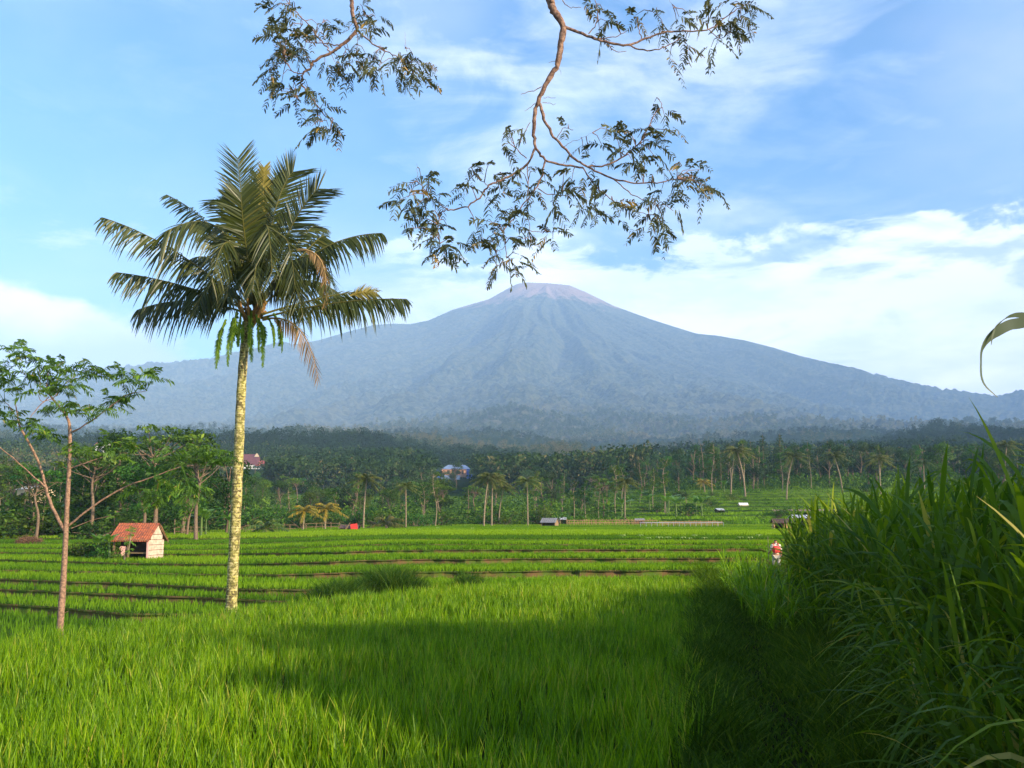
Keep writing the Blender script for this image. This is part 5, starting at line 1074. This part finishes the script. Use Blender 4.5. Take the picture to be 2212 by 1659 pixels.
# grey-roofed hut by the fence, its small neighbour, hillside huts
gable_house('field_hut', 1172, 1204, 1134, 1129, 1119, 150, 1.7, 'wood', 'grey_roof', 'low hut with a grey sheet roof at the left end of the stake fence', rot=-.35, open_front=True, nx=8)
gable_house('field_hut', 1208, 1223, 1130, 1122, 1117.5, 172, 1.2, 'wood', 'metal_roof', 'tiny weathered hut just right and behind the grey-roofed hut', rot=.2, open_front=True, nx=6)
gable_house('field_hut', 1373, 1392, 1130, 1125, 1120, 170, 1.2, 'wood', 'grey_roof', 'tiny brown shelter half way along the stake fence', open_front=True, nx=6)
gable_house('field_hut', 1599, 1617, 1096, 1091, 1086, 232, 1.8, 'cream', 'white', 'tiny white-roofed hut high on the green hillside', nx=6, z=pz(1098, 232))
gable_house('field_hut', 1548, 1564, 1106, 1102, 1098, 215, 1.6, 'dark_in', 'metal_roof', 'tiny dark hut with a tilted grey roof below the white-roofed one on the hillside', rot=.3, open_front=True, nx=6, z=pz(1108, 215))
gable_house('field_hut', 1824, 1838, 1108, 1104, 1099, 215, 1.6, 'dark_in', 'grey_roof', 'tiny hut peeping out left of the elephant grass on the hillside', rot=-.2, open_front=True, nx=6, z=pz(1110, 215))
o, hw, hd, ze_, zr2 = gable_house('field_hut', 1674, 1718, 1143, 1130, 1120.5, 112, 1.8, 'ochre', 'tile_dark', 'field hut with a brown tiled roof and an ochre front panel by the elephant grass', rot=-.1, open_front=True, nx=16)
b = MB(); b.add(*box(-.05, hw - .085, -hd, -hd + .05, -.3, ze_ + .02)); b.build('front_panel', M['ochre'], o)
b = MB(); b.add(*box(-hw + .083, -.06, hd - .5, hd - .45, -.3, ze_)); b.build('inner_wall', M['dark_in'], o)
o, hw, hd, ze_, zr2 = gable_house('field_hut', 1712, 1750, 1138, 1119, 1112.5, 124, 1.6, 'dark_in', 'metal_roof', 'field shelter with a shiny metal roof behind the brown-tiled hut', rot=.05, open_front=True, nx=10)
# hut hung with a red sheet
o, hw, hd, ze_, zr2 = gable_house('field_hut', 735, 772, 1152, 1141, 1134, 108, 1.6, 'dark_in', 'tile_dark', 'dark low hut with a bright red sheet on its front before the valley wood', open_front=True, nx=8)
b = MB(); V, f_ = slab([(.25, -hd - .12, .05), (hw + .1, -hd - .12, .0), (hw, -hd - .1, .78), (.2, -hd - .1, .68)], .03); b.add(V, f_); b.build('red_sheet', M['red'], o)
b = MB(); b.add(*beam((-.5, -hd - .3, -.1), (.15, -hd - .1, .85), .035)); b.add(*beam((-.35, -hd - .35, -.1), (.18, -hd - .12, .85), .03)); b.build('leaning_poles', M['wood'], o)
# distant houses
HB = 600.
o, hw, hd, ze_, zr2 = gable_house('blue_house', 953, 1016, 1024, 1013.5, 1003.5, HB, 10, 'orange_wall', 'blue_roof', 'large blue-roofed house with orange and blue walls in a clearing across the valley', hip=.45, cat='house', amp=.05, nx=20, over=.04, z=pz(1026, HB))
for a0, a1, z1 in ((-hw - 3.4, -hw - .2, ze_ - .1), (hw - 2.3, hw + .3, ze_ - .1)):
    b = MB(); b.add(*box(a0, a1, -hd - .3, -hd + 4, -2, z1 + .3)); b.build('blue_wall', M['blue'], o)
for xx in (-5.2, -2.4, .4, 3.2):
    b = MB(); b.add(*box(xx, xx + 1.3, -hd - .06, -hd - .005, .5, ze_ - .6)); f = b.build('window', M['dark_in'], o)
b = MB(); b.add(*box(-hw, hw * .3, -hd - 3.3, -hd - 3.1, -2.8, -.2)); b.build('lower_wall', M['blue_roof'], o)
gable_house('blue_house', 1019, 1031, 1024, 1014.5, 1010, HB - 6, 4, 'blue', 'white', 'small blue gabled outbuilding at the right end of the large blue-roofed house', cat='house', rot=math.pi / 2 * .92, nx=6, amp=.03, z=pz(1026, HB))
o, hw, hd, ze_, zr2 = gable_house('maroon_roofed_house', 488, 552, 1014, 1004, 980, 600, 12, 'white', 'tile_maroon', 'big house with a broad maroon roof behind the lichen-covered palm trunk', cat='house', hip=.18, amp=.05, nx=22, over=.06, z=pz(1016, 600))
b = MB(); b.add(*corr([(hw - 1, -hd - 1.5, ze_ - .6), (hw + 9.0, -hd - 1.5, ze_ - 1.0), (hw + 5.0, 0, ze_ + 2.6), (hw - .5, 0, ze_ + 2.9)], 10, 3, .05)); b.build('wing_roof', M['tile_red'], o)
b = MB(); b.add(*box(hw + .1, hw + 6, -hd, hd - 4, -2, ze_ - .7)); b.build('wing_wall', M['white'], o)
V = np.array([(hw - 2.8, -2.6, zr2 - 1.6), (hw + .2, -2.6, zr2 - 1.6), (hw - 1.2, -2.6, zr2 + .5), (hw - 1.4, -2.6, zr2 + .5), (hw - 2.8, -2.3, zr2 - 1.6), (hw + .2, -2.3, zr2 - 1.6), (hw - 1.2, -2.3, zr2 + .5), (hw - 1.4, -2.3, zr2 + .5)]); b = MB(); b.add(V, BOXF); b.build('gable', M['cream'], o)
for xx in (-6, -2, 2):
    b = MB(); b.add(*box(xx, xx + 1.3, -hd - .06, -hd - .005, .4, 2.2)); b.build('window', M['dark_in'], o)
o, hw, hd, ze_, zr2 = gable_house('white_house', 197, 222, 982, 961, 955, 500, 6, 'white', 'tile_red', 'white two-storey house with a red roof showing above the near wood', cat='house', amp=.04, nx=12, z=pz(984, 500))
for zz_ in (1.2, 3.6):
    b = MB(); b.add(*box(-1.2, .8, -hd - .05, -hd - .005, zz_, zz_ + 1.1)); b.build('window', M['dark_in'], o)
o, hw, hd, ze_, zr2 = gable_house('cream_house', 38, 84, 1068, 1057, 1047, 145, 4.0, 'cream', 'metal_roof', 'cream house with a metal roof half hidden in the wood at the far left', cat='house', rot=-.5, nx=16, z=pz(1072, 145))
b = MB(); b.add(*box(-.6, .3, -hd - .05, -hd - .005, ze_ - 1.3, ze_ - .5)); b.build('window', M['dark_in'], o)

# ------------------------------------------------------------------ fences, sheets, stakes, small plants
def fence(name, x0, x1, y, Yd, hgt, step, label, rail=True, jit=.1, mat='wood', r=.02):
    a, c = bearing(x0, Yd), bearing(x1, Yd); b = MB(); z = lambda x: gzz(x, Yd)
    nn_ = int((c - a) / step)
    for k in range(nn_ + 1):
        x = a + k * step + rng.normal(0, step * .15); h = hgt * rng.uniform(1 - jit * 2, 1 + jit); b.add(*tube([(x, Yd, z(x) - .1), (x + rng.normal(0, .03), Yd, z(x) + h / 2), (x + rng.normal(0, .06), Yd, z(x) + h)], r * rng.uniform(.8, 1.2), 5))
    if rail:
        for f in (.45, .85): b.add(*tube([(a, Yd - .03, z(a) + hgt * f), ((a + c) / 2, Yd - .03, z((a + c) / 2) + hgt * f + .05), (c, Yd - .03, z(c) + hgt * f)], r, 5))
    o = b.build(name, M[mat]); tag(o, label, 'fence'); return o
fence('stake_fence', 1226, 1420, 0, 158, .95, .28, 'long row of thin reddish-brown stakes along the far edge of the rice, left half', rail=True, jit=.2, r=.045, mat='stake')
fence('stake_fence', 1424, 1560, 0, 152, .7, .34, 'shorter, sparser row of stakes continuing to the right of the long one', rail=True, jit=.25, r=.045, mat='stake')
fence('bamboo_fence', 530, 640, 0, 104, .95, .75, 'bamboo rail fence beside the palm trunk in front of the wood', r=.03); fence('bamboo_fence', 660, 736, 0, 112, .9, .9, 'bamboo rail fence left of the red-sheeted hut', r=.03)
fence('bamboo_fence', 380, 440, 0, 96, .9, .7, 'bamboo rail fence in front of the near wood, right of the orange-roofed hut', r=.03)
b = MB(); a, c = bearing(1382, 138), bearing(1560, 138); V, f_ = slab([(a, 137.2, 2.02), (c, 137.2, 2.06), (c, 138.6, 2.10), (a, 138.6, 2.06)], .02); b.add(V, f_)
for k in range(16): x = a + (c - a) * k / 15; b.add(*tube([(x, 137.2, 1.5), (x, 137.2, 1.8), (x, 137.2, 2.1)], .025, 5))
tag(b.build('plastic_sheet', M['plastic']), 'long strip of grey plastic sheet stretched low over the seedbed beyond the rice', 'plastic sheet')
def hill_patch(name, x0, x1, Y0_, Y1_, mat, label=None):
    xs_ = np.linspace(pxu(x0), pxu(x1), 24); ys_ = np.linspace(Y0_, Y1_, 6); U, Yg = np.meshgrid(xs_, ys_); Zg = far_z(U.ravel(), Yg.ravel()).reshape(U.shape) + 1.0
    tag(grid_obj(name, U * Yg, Yg, Zg, M[mat]), kind='structure')
hill_patch('bare_soil_strip', 1668, 1960, 196, 206, 'dry')
bp_ = gz(62, 1180, .7); b = MB()
for k in range(900):
    a = rng.random() * 6.28; r = rng.random() ** .5; p0 = np.array([math.cos(a) * r * .85, math.sin(a) * r * .4, rng.random() * .36 * (1 - r * .6)]); d = rng.normal(0, 1, 3) * [1, .6, .35]; d *= .2 / np.linalg.norm(d)
    b.add(np.array([p0 - d, p0 - d + [0, .004, .014], p0 + d + [0, .004, .014], p0 + d]), np.array([[0, 1, 2, 3]]))
o = b.build('brush_pile', solid_mat('brush', (.16, .085, .045), .9, .5, 8)); o.location = (bp_[0], bp_[1], gzz(bp_[0], bp_[1])); o.scale = (1, 1, 1.6); tag(o, 'low heap of brown brushwood left of the young tree trunk, before the near wood', 'brush pile')
# pale taro plants in the bean row
tm = MB(); 
for k in range(5):
    a = k * 1.26; C = np.array([[0, 0, 0], [math.cos(a) * .1, math.sin(a) * .1, .3], [math.cos(a) * .28, math.sin(a) * .28, .34], [math.cos(a) * .42, math.sin(a) * .42, .22]]); W = np.array([.01, .015, .14, .02])
    tm.add(*ribbons(C[None], (np.array([-math.sin(a), math.cos(a), 0])[None] * W[:, None])[None], [rng.random()]))
tme = mesh_data('taro_plant', *tm.arrays(), leaf_mat('taro', [(0, (.20, .30, .07)), (1, (.40, .45, .16))], .3))
for px in (1383, 1400, 1424, 1442, 1474, 1489, 1500, 1521, 1598, 1618, 1638, 1345, 1200, 1262, 905, 945, 1020, 1110): 
    Yd = 66 + rng.normal(0, .5) if px > 1300 else 100 + rng.normal(0, 4); o = bpy.data.objects.new('taro_plant', tme); COL.objects.link(o); o.location = (bearing(px, Yd), Yd, gzz(bearing(px, Yd), Yd) + .15); o.rotation_euler.z = rng.random() * 6; s = rng.uniform(.38, .62) * (1 if px > 1300 else 1.1); o.scale = (s, s, s)
    tag(o, f'small pale taro plant in the far rice terraces, {pick(px, MIDM) if px < 1400 else pick(px, HILLM)}', 'taro plant', 'pale taro plants in the terraces')

# ------------------------------------------------------------------ person walking away on the path
pY = 49.0; pX = bearing(1674, pY); per = empty('person', (pX, pY, 0.0), 'person walking away along the path with a red backpack, cream shirt and a long stick', 'person')
def skin_mesh(name, verts, edges, radii, mat, parent, root=0, sub=2):
    me = bpy.data.meshes.new(name); me.from_pydata(verts, edges, []); o = bpy.data.objects.new(name, me); COL.objects.link(o); o.parent = parent; me.materials.append(mat)
    mod = o.modifiers.new('skin', 'SKIN'); mod.use_smooth_shade = True
    for i, r in enumerate(radii): me.skin_vertices[0].data[i].radius = (r, r) if np.isscalar(r) else r; 
    me.skin_vertices[0].data[root].use_root = True; ms = o.modifiers.new('sub', 'SUBSURF'); ms.levels = sub; ms.render_levels = sub; return o
bv = [(0, 0, .86), (0, .01, 1.05), (0, .03, 1.25), (0, .03, 1.36), (0, .05, 1.44), (0, .06, 1.50), (0, .05, 1.57), (-.10, 0, .82), (-.11, .10, .46), (-.11, .02, .08), (-.11, .14, .04), (.10, 0, .82), (.11, -.02, .46), (.11, -.20, .12), (.11, -.10, .05),
      (-.17, .02, 1.33), (-.25, .05, 1.08), (-.27, .22, .98), (-.27, .29, .99), (.17, .02, 1.33), (.25, -.02, 1.08), (.26, .10, .88), (.26, .13, .80)]
be = [(0, 1), (1, 2), (2, 3), (3, 4), (4, 5), (5, 6), (0, 7), (7, 8), (8, 9), (9, 10), (0, 11), (11, 12), (12, 13), (13, 14), (3, 15), (15, 16), (16, 17), (17, 18), (3, 19), (19, 20), (20, 21), (21, 22)]
br = [.12, .115, .13, .09, .05, .085, .08, .085, .055, .04, .035, .085, .055, .04, .035, .055, .042, .032, .035, .055, .042, .032, .035]
skin_mesh('body', bv, be, br, M['skin'], per)
skin_mesh('shirt', [(0, 0, .88), (0, .01, 1.05), (0, .03, 1.25), (0, .03, 1.37), (-.17, .02, 1.34), (-.25, .05, 1.09), (.17, .02, 1.34), (.25, -.02, 1.09)], [(0, 1), (1, 2), (2, 3), (3, 4), (4, 5), (3, 6), (6, 7)], [.14, .135, .15, .11, .08, .06, .08, .06], M['shirt'], per)
skin_mesh('trousers', [(0, 0, .88), (-.10, 0, .80), (-.11, .10, .46), (-.11, .06, .22), (.10, 0, .80), (.11, -.02, .46), (.11, -.12, .24)], [(0, 1), (1, 2), (2, 3), (0, 4), (4, 5), (5, 6)], [.14, .10, .075, .065, .10, .075, .065], M['trousers'], per)
skin_mesh('hair', [(0, .035, 1.53), (0, .045, 1.59)], [(0, 1)], [.10, .085], M['dark_hair'], per)
skin_mesh('collar', [(-.07, .0, 1.39), (.07, .0, 1.39)], [(0, 1)], [.075, .075], M['white'], per)
# stick held in the left hand and the backpack worn: lifted away separately
bp = empty('backpack', (pX - .02, pY - .20, 0), 'bright red backpack on the back of the person on the path', 'backpack')
skin_mesh('bag', [(-.03, 0, .97), (-.02, -.03, 1.15), (-.02, 0, 1.34)], [(0, 1), (1, 2)], [(.21, .13), (.23, .15), (.20, .12)], M['red'], bp)
for s in (-1, 1):
    b = MB(); b.add(*tube(smooth_line([(s * .10, .04, 1.30), (s * .12, .15, 1.44), (s * .12, .33, 1.40), (s * .14, .30, 1.10)], 4), .018, 6)); b.build('strap', M['red'], bp)
b = MB(); b.add(*box(-.13, .11, -.20, -.16, 1.0, 1.16)); b.build('pocket', M['red'], bp)
b = MB(); b.add(*tube([(0, 0, 0), (.01, 0, .9), (.0, 0, 1.75)], [.016, .015, .012], 6)); o = b.build('walking_stick', M['trunk_pale']); o.location = (pX - .30, pY + .26, 0); tag(o, 'long pale stick held upright by the person on the path', 'stick')

# ------------------------------------------------------------------ trees outside the picture on the right, whose shade falls over the path and the field
for k, (c_, s_, h) in enumerate([(20.5, 23, 14.8), (18.5, 21, 15.0), (16, 24, 16.0), (13.5, 21, 15.0), (11, 23, 13.6), (8.7, 22, 11.2), (20, 29, 17.0), (15, 29, 17.2), (22, 27, 14), (17.5, 26, 16.5), (12.3, 26, 16), (9.6, 25, 12.4), (14.7, 25, 16.0), (15.4, 19.5, 13.8)]):
    plant_tree('dark', .57 * c_ + .82 * s_, .82 * c_ - .57 * s_, h, 'leafy tree beyond the right edge of the picture shading the path', 'shade trees right of the path', 'broadleaf_tree', sx=1.08, z=0)

# ------------------------------------------------------------------ haze
hb_ = MB(); V, f_ = box(-7600, 7600, -70, 10200, -2.6, 2350); hb_.add(V, f_[:, ::-1][:, ::-1])
m, t = new_mat('haze'); pv = t.add('ShaderNodeVolumePrincipled'); pv.inputs['Color'].default_value = (.46, .69, 1.0, 1); pv.inputs['Density'].default_value = 1.2e-4; pv.inputs['Anisotropy'].default_value = -0.35
t.add('ShaderNodeOutputMaterial', i_Volume=pv.outputs[0])
tag(hb_.build('haze', m), 'pale blue haze in the air veiling the mountain', 'haze', None, 'stuff')

# things that would share a label are told apart by their order from left to right
from collections import defaultdict
same = defaultdict(list)
for o in sc.objects:
    if o.parent is None and o.get('label') and o.get('group') and o.location.y > 60: same[o['label']].append(o)
ORD = ['leftmost', 'second from left', 'third from left', 'fourth from left', 'fifth from left', 'sixth from left']
for lb, os_ in same.items():
    if 1 < len(os_) <= 6 and 'beyond the right' not in lb:
        for k, o in enumerate(sorted(os_, key=lambda q_: q_.location.x / q_.location.y)):
            word = 'rightmost' if k == len(os_) - 1 else ORD[k]; new = f'{word} {lb}' if word in ('leftmost', 'rightmost') else f'{lb}, {word}'
            if len(new.split()) <= 16: o['label'] = new
